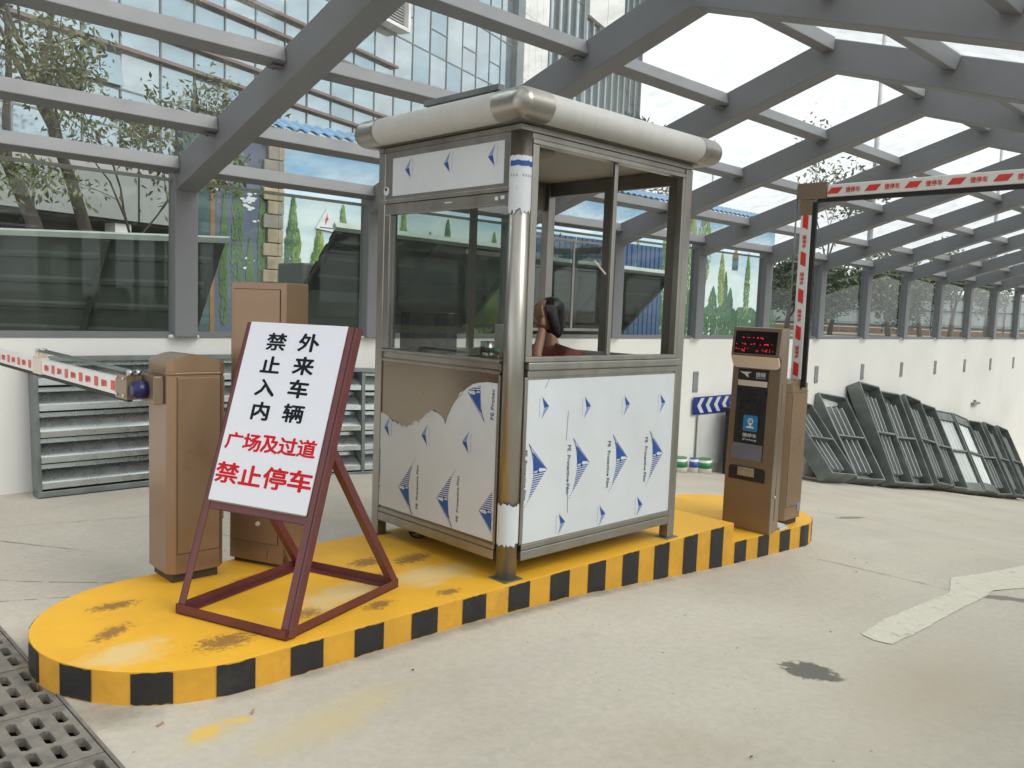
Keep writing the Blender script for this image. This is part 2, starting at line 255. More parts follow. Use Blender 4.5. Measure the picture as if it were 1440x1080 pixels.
# ------------------------------------------------------------------ building helpers
WM = {}
def W(o): return WM.get(o.name, Matrix.Identity(4))
def tag(o, label=None, cat=None, group=None, kind=None):
    if label: o['label'] = label
    if cat: o['category'] = cat
    if group: o['group'] = group
    if kind: o['kind'] = kind
    return o
def empty(name, loc, label=None, cat=None, group=None, rz=0):
    o = bpy.data.objects.new(name, None); COL.objects.link(o); o.empty_display_size = .1
    o.location = loc; o.rotation_euler = (0, 0, rz)
    WM[o.name] = Matrix.Translation(loc) @ Matrix.Rotation(rz, 4, 'Z')
    return tag(o, label, cat, group)
class MB:
    def __init__(s): s.v = []; s.f = []; s.m = []; s.sm = []
    def add(s, vs, fs, mi=0, smooth=False, mat=None):
        n = len(s.v); s.v += [tuple(mat @ Vector(v)) if mat else tuple(v) for v in vs]
        for f in fs: s.f.append([n + i for i in f]); s.m.append(mi); s.sm.append(smooth)
        return s
    def box(s, x0, x1, y0, y1, z0, z1, mi=0, mat=None):
        v = [(x, y, z) for z in (z0, z1) for y in (y0, y1) for x in (x0, x1)]
        return s.add(v, [(0, 2, 3, 1), (4, 5, 7, 6), (0, 1, 5, 4), (2, 6, 7, 3), (0, 4, 6, 2), (1, 3, 7, 5)], mi, mat=mat)
    def bar(s, a, b, w, h, up=(0, 0, 1), mi=0):
        a = Vector(a); b = Vector(b); d = (b - a); L = d.length; d.normalize(); u = Vector(up)
        x = d.cross(u)
        if x.length < 1e-4: x = d.cross(Vector((0, 1, 0)))
        x.normalize(); u = x.cross(d)
        m = Matrix((( x.x, u.x, d.x, a.x), (x.y, u.y, d.y, a.y), (x.z, u.z, d.z, a.z), (0, 0, 0, 1)))
        return s.box(-w / 2, w / 2, -h / 2, h / 2, 0, L, mi, m)
    def prism(s, pts, z0, z1, mi=0, mat=None, smooth=False, mtop=None):
        n = len(pts); v = [(p[0], p[1], z0) for p in pts] + [(p[0], p[1], z1) for p in pts]
        s.add(v, [tuple(reversed(range(n)))], mi, mat=mat); k = len(s.v) - 2 * n
        s.f.append([k + n + i for i in range(n)]); s.m.append(mi if mtop is None else mtop); s.sm.append(False)
        for i in range(n):
            j = (i + 1) % n; s.f.append([k + i, k + j, k + n + j, k + n + i]); s.m.append(mi); s.sm.append(smooth)
        return s
    def tube(s, path, rad, seg=8, mi=0, cap=True, smooth=True):
        path = [Vector(p) for p in path]; n = len(path)
        if not isinstance(rad, (list, tuple)): rad = [rad] * n
        ring = []
        for i, p in enumerate(path):
            d = (path[min(i + 1, n - 1)] - path[max(i - 1, 0)]).normalized()
            u = Vector((0, 0, 1)) if abs(d.z) < .9 else Vector((1, 0, 0))
            x = d.cross(u).normalized(); y = d.cross(x)
            ring.append([p + rad[i] * (math.cos(2 * PI * k / seg) * x + math.sin(2 * PI * k / seg) * y) for k in range(seg)])
        vs = [v for r in ring for v in r]; fs = []
        for i in range(n - 1):
            for k in range(seg):
                k2 = (k + 1) % seg; fs.append((i * seg + k, i * seg + k2, (i + 1) * seg + k2, (i + 1) * seg + k))
        s.add(vs, fs, mi, smooth)
        if cap:
            nn = len(s.v) - len(vs)
            s.f.append([nn + k for k in range(seg)]); s.m.append(mi); s.sm.append(False)
            s.f.append([nn + (n - 1) * seg + k for k in reversed(range(seg))]); s.m.append(mi); s.sm.append(False)
        return s
    def poly(s, pts, mi=0, mat=None): return s.add(pts, [tuple(range(len(pts)))], mi, mat=mat)
    def build(s, name, mats, parent=None, bevel=0, fix=True, kind=None, label=None, seg=2):
        if not isinstance(mats, (list, tuple)): mats = [mats]
        me = bpy.data.meshes.new(name); inv = W(parent).inverted() if parent else None
        vs = [inv @ Vector(v) for v in s.v] if inv else s.v
        me.from_pydata([tuple(v) for v in vs], [], s.f)
        for m in mats: me.materials.append(M[m] if isinstance(m, str) else m)
        me.polygons.foreach_set('material_index', s.m); me.polygons.foreach_set('use_smooth', s.sm)
        if fix:
            bm = bmesh.new(); bm.from_mesh(me); bmesh.ops.recalc_face_normals(bm, faces=bm.faces); bm.to_mesh(me); bm.free()
        me.update(); o = bpy.data.objects.new(name, me); COL.objects.link(o); o.parent = parent
        if bevel:
            b = o.modifiers.new('bevel', 'BEVEL'); b.width = bevel; b.segments = seg; b.limit_method = 'ANGLE'; b.angle_limit = math.radians(40)
        if kind: o['kind'] = kind
        if label: o['label'] = label
        return o
def share(name, mesh, mtx, parent=None):
    o = bpy.data.objects.new(name, mesh); COL.objects.link(o); o.parent = parent
    o.matrix_local = (W(parent).inverted() @ mtx) if parent else mtx
    return o
def copy_tree(o, parent=None):
    c = o.copy(); COL.objects.link(c)
    if parent: c.parent = parent
    for ch in list(o.children): copy_tree(ch, c)
    return c
def frame(o, x, y):
    x = Vector(x).normalized(); y = Vector(y).normalized(); z = x.cross(y); o = Vector(o)
    return Matrix(((x.x, y.x, z.x, o.x), (x.y, y.y, z.y, o.y), (x.z, y.z, z.z, o.z), (0, 0, 0, 1)))
TXT = {}
def text_mesh(body, mat, size=1., off=0., ext=.001):
    k = (body, mat, size, off)
    if k not in TXT:
        c = bpy.data.curves.new('lettering', 'FONT'); c.body = body; c.size = size; c.align_x = 'CENTER'; c.align_y = 'CENTER'
        c.extrude = ext; c.resolution_u = 2
        o = bpy.data.objects.new('lettering_source', c); COL.objects.link(o)
        dg = bpy.context.evaluated_depsgraph_get(); me = bpy.data.meshes.new_from_object(o.evaluated_get(dg))
        bpy.data.objects.remove(o); bpy.data.curves.remove(c)
        xs = [v.co.x for v in me.vertices]; ys = [v.co.y for v in me.vertices]
        cx, cy = (min(xs) + max(xs)) / 2, (min(ys) + max(ys)) / 2
        for v in me.vertices: v.co.x -= cx; v.co.y -= cy
        if off:
            bm = bmesh.new()
            for i_, (ox, oy) in enumerate(((1, 0), (-1, 0), (0, 1), (0, -1), (.7, .7), (-.7, .7), (.7, -.7), (-.7, -.7))):
                m2 = me.copy(); m2.transform(Matrix.Translation((ox * off, oy * off, i_ * .0006))); bm.from_mesh(m2); bpy.data.meshes.remove(m2)
            bm.to_mesh(me); bm.free()
        me.materials.clear(); me.materials.append(M[mat]); me.name = 'lettering'; me['w'] = max(xs) - min(xs); me['h'] = max(ys) - min(ys)
        TXT[k] = me
    return TXT[k]
def put_text(body, mat, mtx, w=None, h=None, off=0., parent=None, name='lettering'):
    me = text_mesh(body, mat, 1., off, .004); sx = w / me['w'] if w else None; sy = h / me['h'] if h else None
    sx = sx or sy; sy = sy or sx
    return share(name, me, mtx @ Matrix.Diagonal((sx, sy, .15, 1)), parent)
def lerp(a, b, t): return a + (b - a) * t
KN = [(-80, -.14), (2.8, -.14), (3.6, -.17), (5.25, -.30), (6.6, -.37), (8.5, -.60), (11.1, -.955), (14.7, -1.43), (17, -1.79), (19.4, -2.14), (21.4, -2.49), (24, -2.92), (27.2, -3.43), (36, -4.85), (38, -5.0), (70, -5.0)]
def gz(x):
    for (a, za), (b, zb) in zip(KN, KN[1:]):
        if x <= b: return lerp(za, zb, max(0, (x - a) / (b - a)))
    return KN[-1][1]
EYE = Vector((0, 0, 1.5))
R = random.Random(7)

# ------------------------------------------------------------------ ground, road
xs = [-80, -40, -20, -10, -5, -2, 0, .43]
xs2 = [.43 + .25 * i for i in range(1, 150)]
xs2 = [x for x in xs2 if x < 37] + [38, 45, 70]
b = MB()
def strip(b, X, y0, y1, dz=0, mi=0):
    for a, c in zip(X, X[1:]): b.add([(a, y0, gz(a) + dz), (c, y0, gz(c) + dz), (c, y1, gz(c) + dz), (a, y1, gz(a) + dz)], [(0, 1, 2, 3)], mi)
strip(b, xs, -.6, 7.8)
GX0, GX1 = .43, 1.005            # drain channel across the left edge
strip(b, [GX0, GX1], -.6, 1.2)
strip(b, [GX0, GX1], 7.3, 7.8)
strip(b, [GX1] + [x for x in xs2 if x > GX1], -.6, 7.8)
road = b.build('road', 'road', kind='structure')
b = MB()
b.box(GX0 - .002, GX1 + .002, 1.2, 7.3, -.62, -.45); b.box(GX0 - .02, GX0, 1.2, 7.3, -.45, -.144); b.box(GX1, GX1 + .02, 1.2, 7.3, -.45, -.144)
b.build('drain_channel', 'hole', kind='structure')
b = MB()
for (y0, y1, x0, x1) in ((7.86, 500, -300, 600), (-500, -.66, -300, 600)):
    b.add([(x0, y0, .9), (x1, y0, .9), (x1, y1, .9), (x0, y1, .9)], [(0, 1, 2, 3)])
b.add([(36.3, -.66, .9), (600, -.66, .9), (600, 7.86, .9), (36.3, 7.86, .9)], [(0, 1, 2, 3)])
b.build('ground', 'soil', kind='structure')
# cracks, lane arrow, damp patch, smear: thin sheets lying on the road
def sheet(pts, dz): return [(x, y, gz(x) + dz) for x, y in pts]
def crack(pts, w, name='crack'):
    b = MB(); P = []
    for (a, c) in zip(pts, pts[1:]):
        n = max(2, int((Vector(c) - Vector(a)).length / .08))
        for i in range(n): P.append(Vector(a).lerp(Vector(c), i / n) + Vector((R.uniform(-1, 1), R.uniform(-1, 1))) * .006)
    P.append(Vector(pts[-1]))
    for a, c in zip(P, P[1:]):
        n = Vector((-(c - a).y, (c - a).x)).normalized() * w * R.uniform(.4, 1) * .5
        b.poly(sheet([a - n, c - n, c + n, a + n], .003))
    b.build(name, 'crack', road, fix=False)
crack([(6.15, 3.0), (6.2, 2.76), (6.24, 1.96)], .012)
crack([(.8, 5.75), (1.3, 5.2), (1.66, 4.9), (2.1, 4.75)], .009)
crack([(1.3, 6.3), (1.75, 5.6)], .009)
crack([(2.45, 6.1), (2.6, 5.4), (2.7, 4.9)], .010)
crack([(.4, 6.6), (1.6, 6.5), (2.6, 6.2)], .007)
crack([(.35, 5.6), (1.0, 5.0), (1.5, 4.75)], .007)
b = MB()
arrow = [(4.64, 1.91), (5.12, 1.97), (5.72, 1.965), (6.15, 1.955), (6.40, 2.03), (6.62, 2.10), (7.18, 2.06), (8.3, 2.03), (9.2, 2.1), (9.2, 1.65), (8.1, 1.68), (6.95, 1.70), (6.5, 1.79), (6.28, 1.77), (5.67, 1.77), (5.01, 1.745), (4.63, 1.735), (4.60, 1.82)]
def jag(pts, amp, step):
    o = []
    for a, c in zip(pts, pts[1:] + pts[:1]):
        a = Vector(a); c = Vector(c); n = max(1, int((c - a).length / step))
        for i in range(n): o.append(a.lerp(c, i / n) + (Vector((R.uniform(-amp, amp), R.uniform(-amp, amp))) if i else Vector((0, 0))))
    return [tuple(v) for v in o]
def tri_sheet(pts, dz, name, mat, parent, kind=None, label=None):
    bm = bmesh.new(); vs = [bm.verts.new((p[0], p[1], 0)) for p in pts]; f = bm.faces.new(vs)
    bmesh.ops.triangulate(bm, faces=[f])
    for _ in range(3):
        bmesh.ops.subdivide_edges(bm, edges=[e for e in bm.edges if e.calc_length() > .3], cuts=1)
        bmesh.ops.triangulate(bm, faces=bm.faces[:])
    for v in bm.verts: v.co.z = gz(v.co.x) + dz
    for f in bm.faces:
        if f.normal.z < 0: f.normal_flip()
    me = bpy.data.meshes.new(name); bm.to_mesh(me); bm.free(); me.materials.append(M[mat])
    o = bpy.data.objects.new(name, me); COL.objects.link(o); o.parent = parent
    if kind: o['kind'] = kind
    if label: o['label'] = label
    return o
tri_sheet(jag(arrow, .006, .04), .004, 'lane_arrow', 'mark', road)
# ------------------------------------------------------------------ drain grate
gr = empty('drain_grate', (.72, 3.5, -.14), 'grey slotted drain grate across the lane beside the yellow island', 'drain grate')
def grate_panel(y0, y1):
    # slotted plate: solid ribs between rounded slots
    bm = bmesh.new(); x0, x1 = GX0 + .004, GX1 - .004
    cols = 7; rows = 3; sx = (x1 - x0) / cols; ty = (y1 - y0 - .05) / rows
    b = MB(); z0, z1 = -.175, -.1415
    # build by filling cells minus slot (8 pieces around an octagonal slot)
    b.box(x0, x1, y0, y0 + .025, z0, z1); b.box(x0, x1, y1 - .025, y1, z0, z1)
    for r in range(rows):
        yy0 = y0 + .025 + r * ty; yy1 = yy0 + ty
        for c in range(cols):
            a0 = x0 + c * sx; a1 = a0 + sx; cx = (a0 + a1) / 2; hw = .018; hl = ty * .42; cy = (yy0 + yy1) / 2
            if R.random() < .12: hl *= .55
            outer = [(a0, yy0), (cx, yy0), (a1, yy0), (a1, cy), (a1, yy1), (cx, yy1), (a0, yy1), (a0, cy)]
            inner = [(cx - hw, cy - hl + .012), (cx, cy - hl), (cx + hw, cy - hl + .012), (cx + hw, cy), (cx + hw, cy + hl - .012), (cx, cy + hl), (cx - hw, cy + hl - .012), (cx - hw, cy)]
            v = [(p[0], p[1], z1) for p in outer] + [(p[0], p[1], z1) for p in inner] + [(p[0], p[1], z0) for p in inner]
            fs = [(i, (i + 1) % 8, 8 + (i + 1) % 8, 8 + i) for i in range(8)] + [(8 + i, 8 + (i + 1) % 8, 16 + (i + 1) % 8, 16 + i) for i in range(8)]
            b.add(v, fs)
    bm.free(); return b
for k in range(13): grate_panel(1.208 + k * .467, 1.208 + k * .467 + .458).build('grate_panel', 'iron', gr)
b = MB(); b.box(GX1 + .001, GX1 + .012, 1.2, 7.3, -.2, -.137); b.box(GX0 - .012, GX0 - .001, 1.2, 7.3, -.2, -.137); b.build('edge_bar', 'iron', gr)

# ------------------------------------------------------------------ retaining walls
def wall(name, y0, y1, label):
    o = empty(name, (10, y0, 0), label, 'wall'); b = MB()
    X = [-14] + [x for x in range(-12, 37, 2)] + [36.3]
    for a, c in zip(X, X[1:]):
        za, zc = gz(a) - .3, gz(c) - .3
        v = [(a, y0, za), (c, y0, zc), (c, y0, 1.12), (a, y0, 1.12), (a, y1, za), (c, y1, zc), (c, y1, 1.12), (a, y1, 1.12)]
        fs = [(0, 1, 2, 3), (7, 6, 5, 4), (3, 2, 6, 7)]
        if a == -14: fs.append((0, 3, 7, 4))
        if c == 36.3: fs.append((1, 5, 6, 2))
        b.add(v, fs)
    b.build('wall_body', 'wall', o, fix=False)
    return o
FX = [3.175 + 2.03 * n for n in range(-2, 15)]       # canopy frames
wf = wall('retaining_wall', 7.59, 7.87, 'long white rendered wall along the far side of the ramp under the glass')
wn = wall('retaining_wall', -.39, -.67, 'white rendered wall along the near side of the ramp, outside the picture')
for o, y, sg in ((wf, 7.59, -1), (wn, -.39, 1)):
    for n, x in enumerate(FX):
        if x < 1: continue
        b = MB(); b.box(x - .11 + .12, x + .15, y + sg * .012, y - sg * .003, .27, .60)
        for dz in (.32, .55): b.tube([(x + .02, y + sg * .012, dz), (x + .02, y + sg * .022, dz)], .012, 6); b.tube([(x + .13, y + sg * .012, dz), (x + .13, y + sg * .022, dz)], .012, 6)
        b.build('anchor_plate', 'plate', o)
b = MB(); b.box(24.3, 24.75, 7.50, 7.589, -.62, -.56); b.box(24.5, 24.56, 7.54, 7.589, -.58, -.5); b.build('bracket', 'plate', wf)
pw = empty('tunnel_portal', (36.3, 3.6, -3), 'concrete head wall where the ramp goes underground', 'tunnel entrance')
MB().box(36.3, 36.6, -.66, 7.86, -2.3, .9).build('head_wall', 'conc', pw)
b = MB(); b.box(36.6, 70, -.9, -.6, -5.2, -2.3); b.box(36.6, 70, 7.8, 8.1, -5.2, -2.3); b.box(36.6, 70, -.9, 8.1, -2.3, -2.0); b.box(70, 70.3, -.9, 8.1, -5.2, -2.0); b.build('tunnel_lining', 'conc', pw)

# ------------------------------------------------------------------ canopy
cn = empty('glazed_canopy', (10, 3.6, 1.12), 'long grey steel canopy with glass roof and glass sides over the ramp', 'canopy')
SL = .315; ZR = 3.92; YC = 3.6; HW = 3.92      # roof slope, ridge height, centre, half span to post centre
def ztop(y): return ZR - SL * abs(y - YC)
post = MB(); post.box(-.105, .105, -.07, .07, 1.125, ztop(YC + HW) - .02)
pme = None
for X in FX:
    for sg in (1, -1):
        y = YC + sg * HW + sg * .07
        if pme is None:
            pb = MB(); pb.box(-.105, .105, -.08, .08, 0, ztop(YC + HW) - .03 - 1.125); po = pb.build('post', 'steel', None, bevel=.012); pme = po
            po.parent = cn; po.matrix_local = W(cn).inverted() @ Matrix.Translation((X, y, 1.125))
        else:
            o = po.copy(); COL.objects.link(o); o.matrix_local = W(cn).inverted() @ Matrix.Translation((X, y, 1.125))
        b = MB()
        y1 = YC + sg * (HW + .14)
        b.add([(X - .10, YC, ZR), (X + .10, YC, ZR), (X + .10, y1, ztop(y1)), (X - .10, y1, ztop(y1)),
               (X - .10, YC, ZR - .27), (X + .10, YC, ZR - .27), (X + .10, y1, ztop(y1) - .27), (X - .10, y1, ztop(y1) - .27)],
              [(0, 1, 2, 3), (4, 7, 6, 5), (0, 3, 7, 4), (1, 5, 6, 2), (3, 2, 6, 7)])
        b.build('rafter', 'steel', cn, bevel=.008)
        # foot grout
        if sg > 0 and X > 2:
            for k in range(3):
                g = MB(); gx = X - .1 + .1 * k; rr = R.uniform(.03, .05)
                g.tube([(gx, 7.585, 1.121), (gx, 7.585, 1.121 + rr * .5), (gx, 7.585, 1.121 + rr * .7)], [rr, rr * .8, rr * .2], 7)
                g.build('grout_lump', 'wall', cn)
PY = [YC, YC + 1.04, YC + 2.07, YC + 3.15, YC + 3.90, YC - 1.04, YC - 2.07, YC - 3.15, YC - 3.90]
for a, c in zip(FX, FX[1:]):
    for y in PY:
        sg = 0 if abs(y - YC) < .01 else (1 if y > YC else -1)
        z = ztop(y) - .005
        ang = math.atan(SL) * -sg
        m = Matrix.Translation(((a + c) / 2, y, z)) @ Matrix.Rotation(ang, 4, 'X')
        MB().box(-(c - a) / 2 + .102, (c - a) / 2 - .102, -.06, .06, -.115, 0, 0, m).build('purlin', 'steel', cn, bevel=.006)
    if a < 14:
        for y in PY[1:4]:
            for x_, s_ in ((a + .102, 1), (c - .102, -1)):
                zc = ztop(y) - .12; b = MB(); b.box(min(x_, x_ + s_ * .09), max(x_, x_ + s_ * .09), y - .045, y + .045, zc - .012, zc - .004)
                for q in (-.022, .022): b.tube([(x_ + s_ * .05, y + q, zc - .012), (x_ + s_ * .05, y + q, zc - .024)], .009, 6)
                b.build('bolted_cleat', 'steel', cn)
    for sg in (1, -1):
        ys = [YC] + [YC + sg * d for d in (1.04, 2.07, 3.15, 4.10)]
        for y0, y1 in zip(ys, ys[1:]):
            y0 += sg * .006; y1 -= sg * .006; b = MB(); g = .012
            v = [(a + .006, y0, ztop(y0) + g), (c - .006, y0, ztop(y0) + g), (c - .006, y1, ztop(y1) + g), (a + .006, y1, ztop(y1) + g)]
            v += [(p[0], p[1], p[2] + .010) for p in v]
            b.add(v, [(0, 1, 2, 3), (4, 7, 6, 5), (0, 4, 5, 1), (1, 5, 6, 2), (2, 6, 7, 3), (3, 7, 4, 0)]); b.build('roof_pane', 'glass', cn)
        y = YC + sg * (HW + .09)
        MB().box(a + .107, c - .107, y - .005, y + .005, 1.175, ztop(y) - .13).build('side_pane', 'sglass', cn)
        MB().box(a + .106, c - .106, y - .03, y + .03, 1.123, 1.173).build('sill_rail', 'steel', cn)
        MB().box(a + .106, c - .106, y - .02, y + .02, ztop(y) - .155, ztop(y) - .128).build('head_trim', 'hoardwhite', cn)
    for y in (YC + 1.04, YC + 3.15, YC - 1.04, YC - 3.15):   # sealant joints between panes
        MB().box(a, c, y - .006, y + .006, ztop(y) + .0115, ztop(y) + .02).build('sealant_joint', 'rubber', cn)

# ------------------------------------------------------------------ yellow island
isl = empty('traffic_island', (3.5, 3.85, 0), 'long raised yellow painted island with black and yellow striped kerb', 'traffic island')
def arc(cx, cy, r, a0, a1, n): return [(cx + r * math.cos(math.radians(a0 + (a1 - a0) * i / n)), cy + r * math.sin(math.radians(a0 + (a1 - a0) * i / n))) for i in range(n + 1)]
IY0, IY1 = 3.192, 4.51; IR = (IY1 - IY0) / 2; IC = (IY0 + IY1) / 2
up = arc(1.635, IC, IR, 90, 270, 30) + [(x, IY0) for x in [1.9 + .25 * i for i in range(14)]] + [(5.385, IY0), (5.385, IY1)] + [(x, IY1) for x in [5.2 - .25 * i for i in range(14)]]
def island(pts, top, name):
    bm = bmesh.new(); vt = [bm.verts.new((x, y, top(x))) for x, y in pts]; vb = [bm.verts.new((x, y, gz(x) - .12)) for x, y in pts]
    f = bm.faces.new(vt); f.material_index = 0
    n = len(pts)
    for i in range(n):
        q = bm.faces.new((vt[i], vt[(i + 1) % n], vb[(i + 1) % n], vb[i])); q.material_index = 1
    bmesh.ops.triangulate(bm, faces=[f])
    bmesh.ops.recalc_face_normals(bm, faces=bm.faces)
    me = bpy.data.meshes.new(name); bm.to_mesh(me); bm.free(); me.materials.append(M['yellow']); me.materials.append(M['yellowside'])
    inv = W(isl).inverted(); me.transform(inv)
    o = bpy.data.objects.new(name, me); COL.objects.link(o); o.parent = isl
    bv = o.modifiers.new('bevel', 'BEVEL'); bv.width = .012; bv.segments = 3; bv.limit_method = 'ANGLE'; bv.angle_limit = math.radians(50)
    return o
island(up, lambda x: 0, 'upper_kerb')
tl = lambda x: -.143 - .036 * (x - 5.4)
low = [(5.387, IY0 + .001)] + [(x, IY0 + .001) for x in (5.8, 6.1)] + arc(6.45, IC, IR - .001, -90, 90, 26) + [(5.387, IY1 - .001)]
island(low, tl, 'lower_kerb')
def stripe(s0, s1, path, topf):
    b = MB(); n = 7; P0 = []; P1 = []
    for i in range(n + 1):
        x, y, nx, ny = path(lerp(s0, s1, i / n)); o = .0035
        j = R.uniform(-.003, .003) + (0 if i in (0, n) else 0)
        zt = topf(x) - .004 + R.uniform(-.004, .003); P1.append((x + nx * o, y + ny * o, zt)); P0.append((x + nx * o, y + ny * o, gz(x) + .002 + R.uniform(0, .006)))
    v = P0 + P1; b.add(v, [(i, i + 1, n + 2 + i, n + 1 + i) for i in range(n)]); b.build('black_stripe', 'black', isl, fix=False)
def pfront(s):   # s = X on straight front, continuing round the nose for s < 1.635
    if s >= 1.635: return (s, IY0, 0, -1)
    a = math.radians(270) - (1.635 - s) / IR; return (1.635 + IR * math.cos(a), IC + IR * math.sin(a), math.cos(a), math.sin(a))
k = 0
for i in range(-6, 12):
    s = 1.482 + .3275 * i; stripe(s, s + .162, pfront, lambda x: 0)
def pend(s):
    if s <= 6.45: return (s, IY0 + .001, 0, -1)
    a = math.radians(-90) + (s - 6.45) / (IR - .001); return (6.45 + IR * math.cos(a), IC + IR * math.sin(a), math.cos(a), math.sin(a))
for i in range(8):
    s = 5.413 + .332 * i; stripe(s, s + .16, pend, tl)
for i in range(10):
    s = 2.0 + .3275 * i; stripe(s, s + .16, lambda q: (q, IY1, 0, 1), lambda x: 0)
# ------------------------------------------------------------------ guard booth
bo = empty('guard_booth', (3.92, 3.88, 0), 'stainless steel guard booth half wrapped in white protective film', 'guard booth')
X0, X1, Y0, Y1 = 3.14, 4.70, 3.24, 4.53
CX, CY = 3.190, 3.292
def cylz(x, y, r, z0, z1, seg=28): return MB().tube([(x, y, z0), (x, y, z1)], r, seg)
cylz(CX, CY, .058, .006, 2.43).build('corner_column', 'inox', bo)
MB().box(CX - .068, CX + .068, CY - .068, CY + .068, .001, .006).build('foot_plate', 'galvdk', bo)
def corner_film(z0, z1, name):
    b = MB(); n = 18; v = []; a0, a1 = math.radians(135), math.radians(325)
    if z0 < 1: a0, a1 = math.radians(150), math.radians(310)
    for i in range(n + 1):
        a = lerp(a0, a1, i / n); jt = R.uniform(-.012, .012); jb = R.uniform(-.03, .012) if z0 > 1 else R.uniform(-.012, .012)
        for z in (z0 + jb, z1 + jt * (.3 if z0 > 1 else 1)): v.append((CX + .0605 * math.cos(a), CY + .0605 * math.sin(a), z))
    b.add(v, [(2 * i, 2 * i + 2, 2 * i + 3, 2 * i + 1) for i in range(n)], 0, True); return b.build(name, 'film', bo, fix=False)
corner_film(2.02, 2.30, 'column_film'); corner_film(.20, .425, 'column_film')
b = MB(); v = []
for i in range(13):
    a = math.radians(lerp(165, 300, i / 12)); j = R.uniform(-.004, .004)
    for z in (2.245 + j, 2.272 + j): v.append((CX + .0625 * math.cos(a), CY + .0625 * math.sin(a), z))
b.add(v, [(2 * i, 2 * i + 2, 2 * i + 3, 2 * i + 1) for i in range(12)]); b.build('blue_print_band', 'print', bo, fix=False)
b = MB()
for i in range(9):
    if i == 3: continue
    a = math.radians(lerp(175, 300, i / 8)); a2 = a + .06; r_ = .0628
    b.add([(CX + r_ * math.cos(a), CY + r_ * math.sin(a), 2.19), (CX + r_ * math.cos(a2), CY + r_ * math.sin(a2), 2.19), (CX + r_ * math.cos(a2), CY + r_ * math.sin(a2), 2.203), (CX + r_ * math.cos(a), CY + r_ * math.sin(a), 2.203)], [(0, 1, 2, 3)])
b.build('small_print', 'greyprint', bo, fix=False)
for (x, y) in ((X1 - .035, Y0 + .035), (X0 + .035, Y1 - .04), (X1 - .035, Y1 - .035)):
    MB().box(x - .035, x + .035, y - .035, y + .035, .006, 2.43).build('corner_post', 'inox', bo, bevel=.004)
    MB().box(x - .06, x + .06, y - .055, y + .055, .001, .006).build('foot_plate', 'galvdk', bo)
# base beams
ya, xa = CY + .02, CX + .02
for args in ((xa + .04, X1 - .072, Y0, Y0 + .05), (xa + .04, X1 - .072, Y1 - .05, Y1)):
    MB().box(args[0], args[1], args[2], args[3], .10, .155).build('base_beam', 'inox', bo, bevel=.005)
for args in ((X0, X0 + .05, ya + .04, Y1 - .077), (X1 - .05, X1, Y0 + .072, Y1 - .072)):
    MB().box(args[0], args[1], args[2], args[3], .10, .155).build('base_beam', 'inox', bo, bevel=.005)
MB().box(X0 + .06, X1 - .06, Y0 + .06, Y1 - .06, .12, .165).build('floor', 'galvdk', bo)
# long face (towards the camera, plane Y0)
MB().box(3.27, 4.63, Y0 + .012, Y0 + .03, .158, 1.16).build('lower_panel', 'inox', bo)
MB().box(3.237, 3.2615, Y0 + .003, Y0 + .04, .190, 1.123).build('panel_stile', 'inox', bo, bevel=.003)
MB().box(3.2635, 4.645, Y0 + .008, Y0 + .011, .192, 1.108).build('film_sheet', 'film', bo)
MB().box(3.255, 4.632, Y0 + .004, Y0 + .04, .157, .188).build('panel_rail', 'inox', bo, bevel=.004)
MB().box(3.255, 4.632, Y0 + .002, Y0 + .04, 1.125, 1.158).build('panel_rail', 'inox', bo, bevel=.004)
MB().box(3.25, 4.66, Y0 - .012, Y0 + .07, 1.163, 1.205).build('window_sill', 'inox', bo, bevel=.006)
MB().box(3.232, 4.63, Y0 + .002, Y0 + .06, 1.207, 1.235).build('sliding_track', 'inox', bo, bevel=.003)
MB().box(3.232, 4.63, Y0 + .002, Y0 + .06, 2.372, 2.398).build('sliding_track', 'inox', bo, bevel=.003)
MB().box(3.232, 4.63, Y0 + .01, Y0 + .06, 2.40, 2.43).build('head_beam', 'inox', bo, bevel=.003)
MB().box(3.232, 3.252, Y0 + .002, Y0 + .05, 1.237, 2.370).build('window_jamb', 'inox', bo, bevel=.003)
MB().box(4.60, 4.628, Y0 + .002, Y0 + .05, 1.237, 2.370).build('window_jamb', 'inox', bo, bevel=.003)
def sash(x0, x1, y, z0, z1, w=.032, axis='x', d=.02, mt='inox'):
    def bx(a0, a1, c0, c1):
        return MB().box(a0, a1, y, y + d, c0, c1) if axis == 'x' else MB().box(y, y + d, a0, a1, c0, c1)
    s = bx(x0, x0 + w, z0, z1).build('window_sash', mt, bo, bevel=.003)
    bx(x1 - w, x1, z0, z1).build('stile', mt, s, bevel=.003); bx(x0 + w + .001, x1 - w - .001, z0, z0 + w).build('bottom_rail', mt, s, bevel=.003)
    bx(x0 + w + .001, x1 - w - .001, z1 - w, z1).build('top_rail', mt, s, bevel=.003)
    g = MB()
    if axis == 'x': g.box(x0 + w, x1 - w, y + d * .4, y + d * .4 + .005, z0 + w, z1 - w)
    else: g.box(y + d * .4, y + d * .4 + .005, x0 + w, x1 - w, z0 + w, z1 - w)
    g.build('window_glass', 'bglass', s); return s
sash(3.253, 3.985, Y0 + .008, 1.237, 2.370)
sash(3.950, 4.598, Y0 + .032, 1.237, 2.370)
b = MB(); b.bar((3.925, Y0 + .05, 1.72), (3.90, Y0 + .12, 1.80), .012, .008); b.build('window_latch', 'silver', bo)
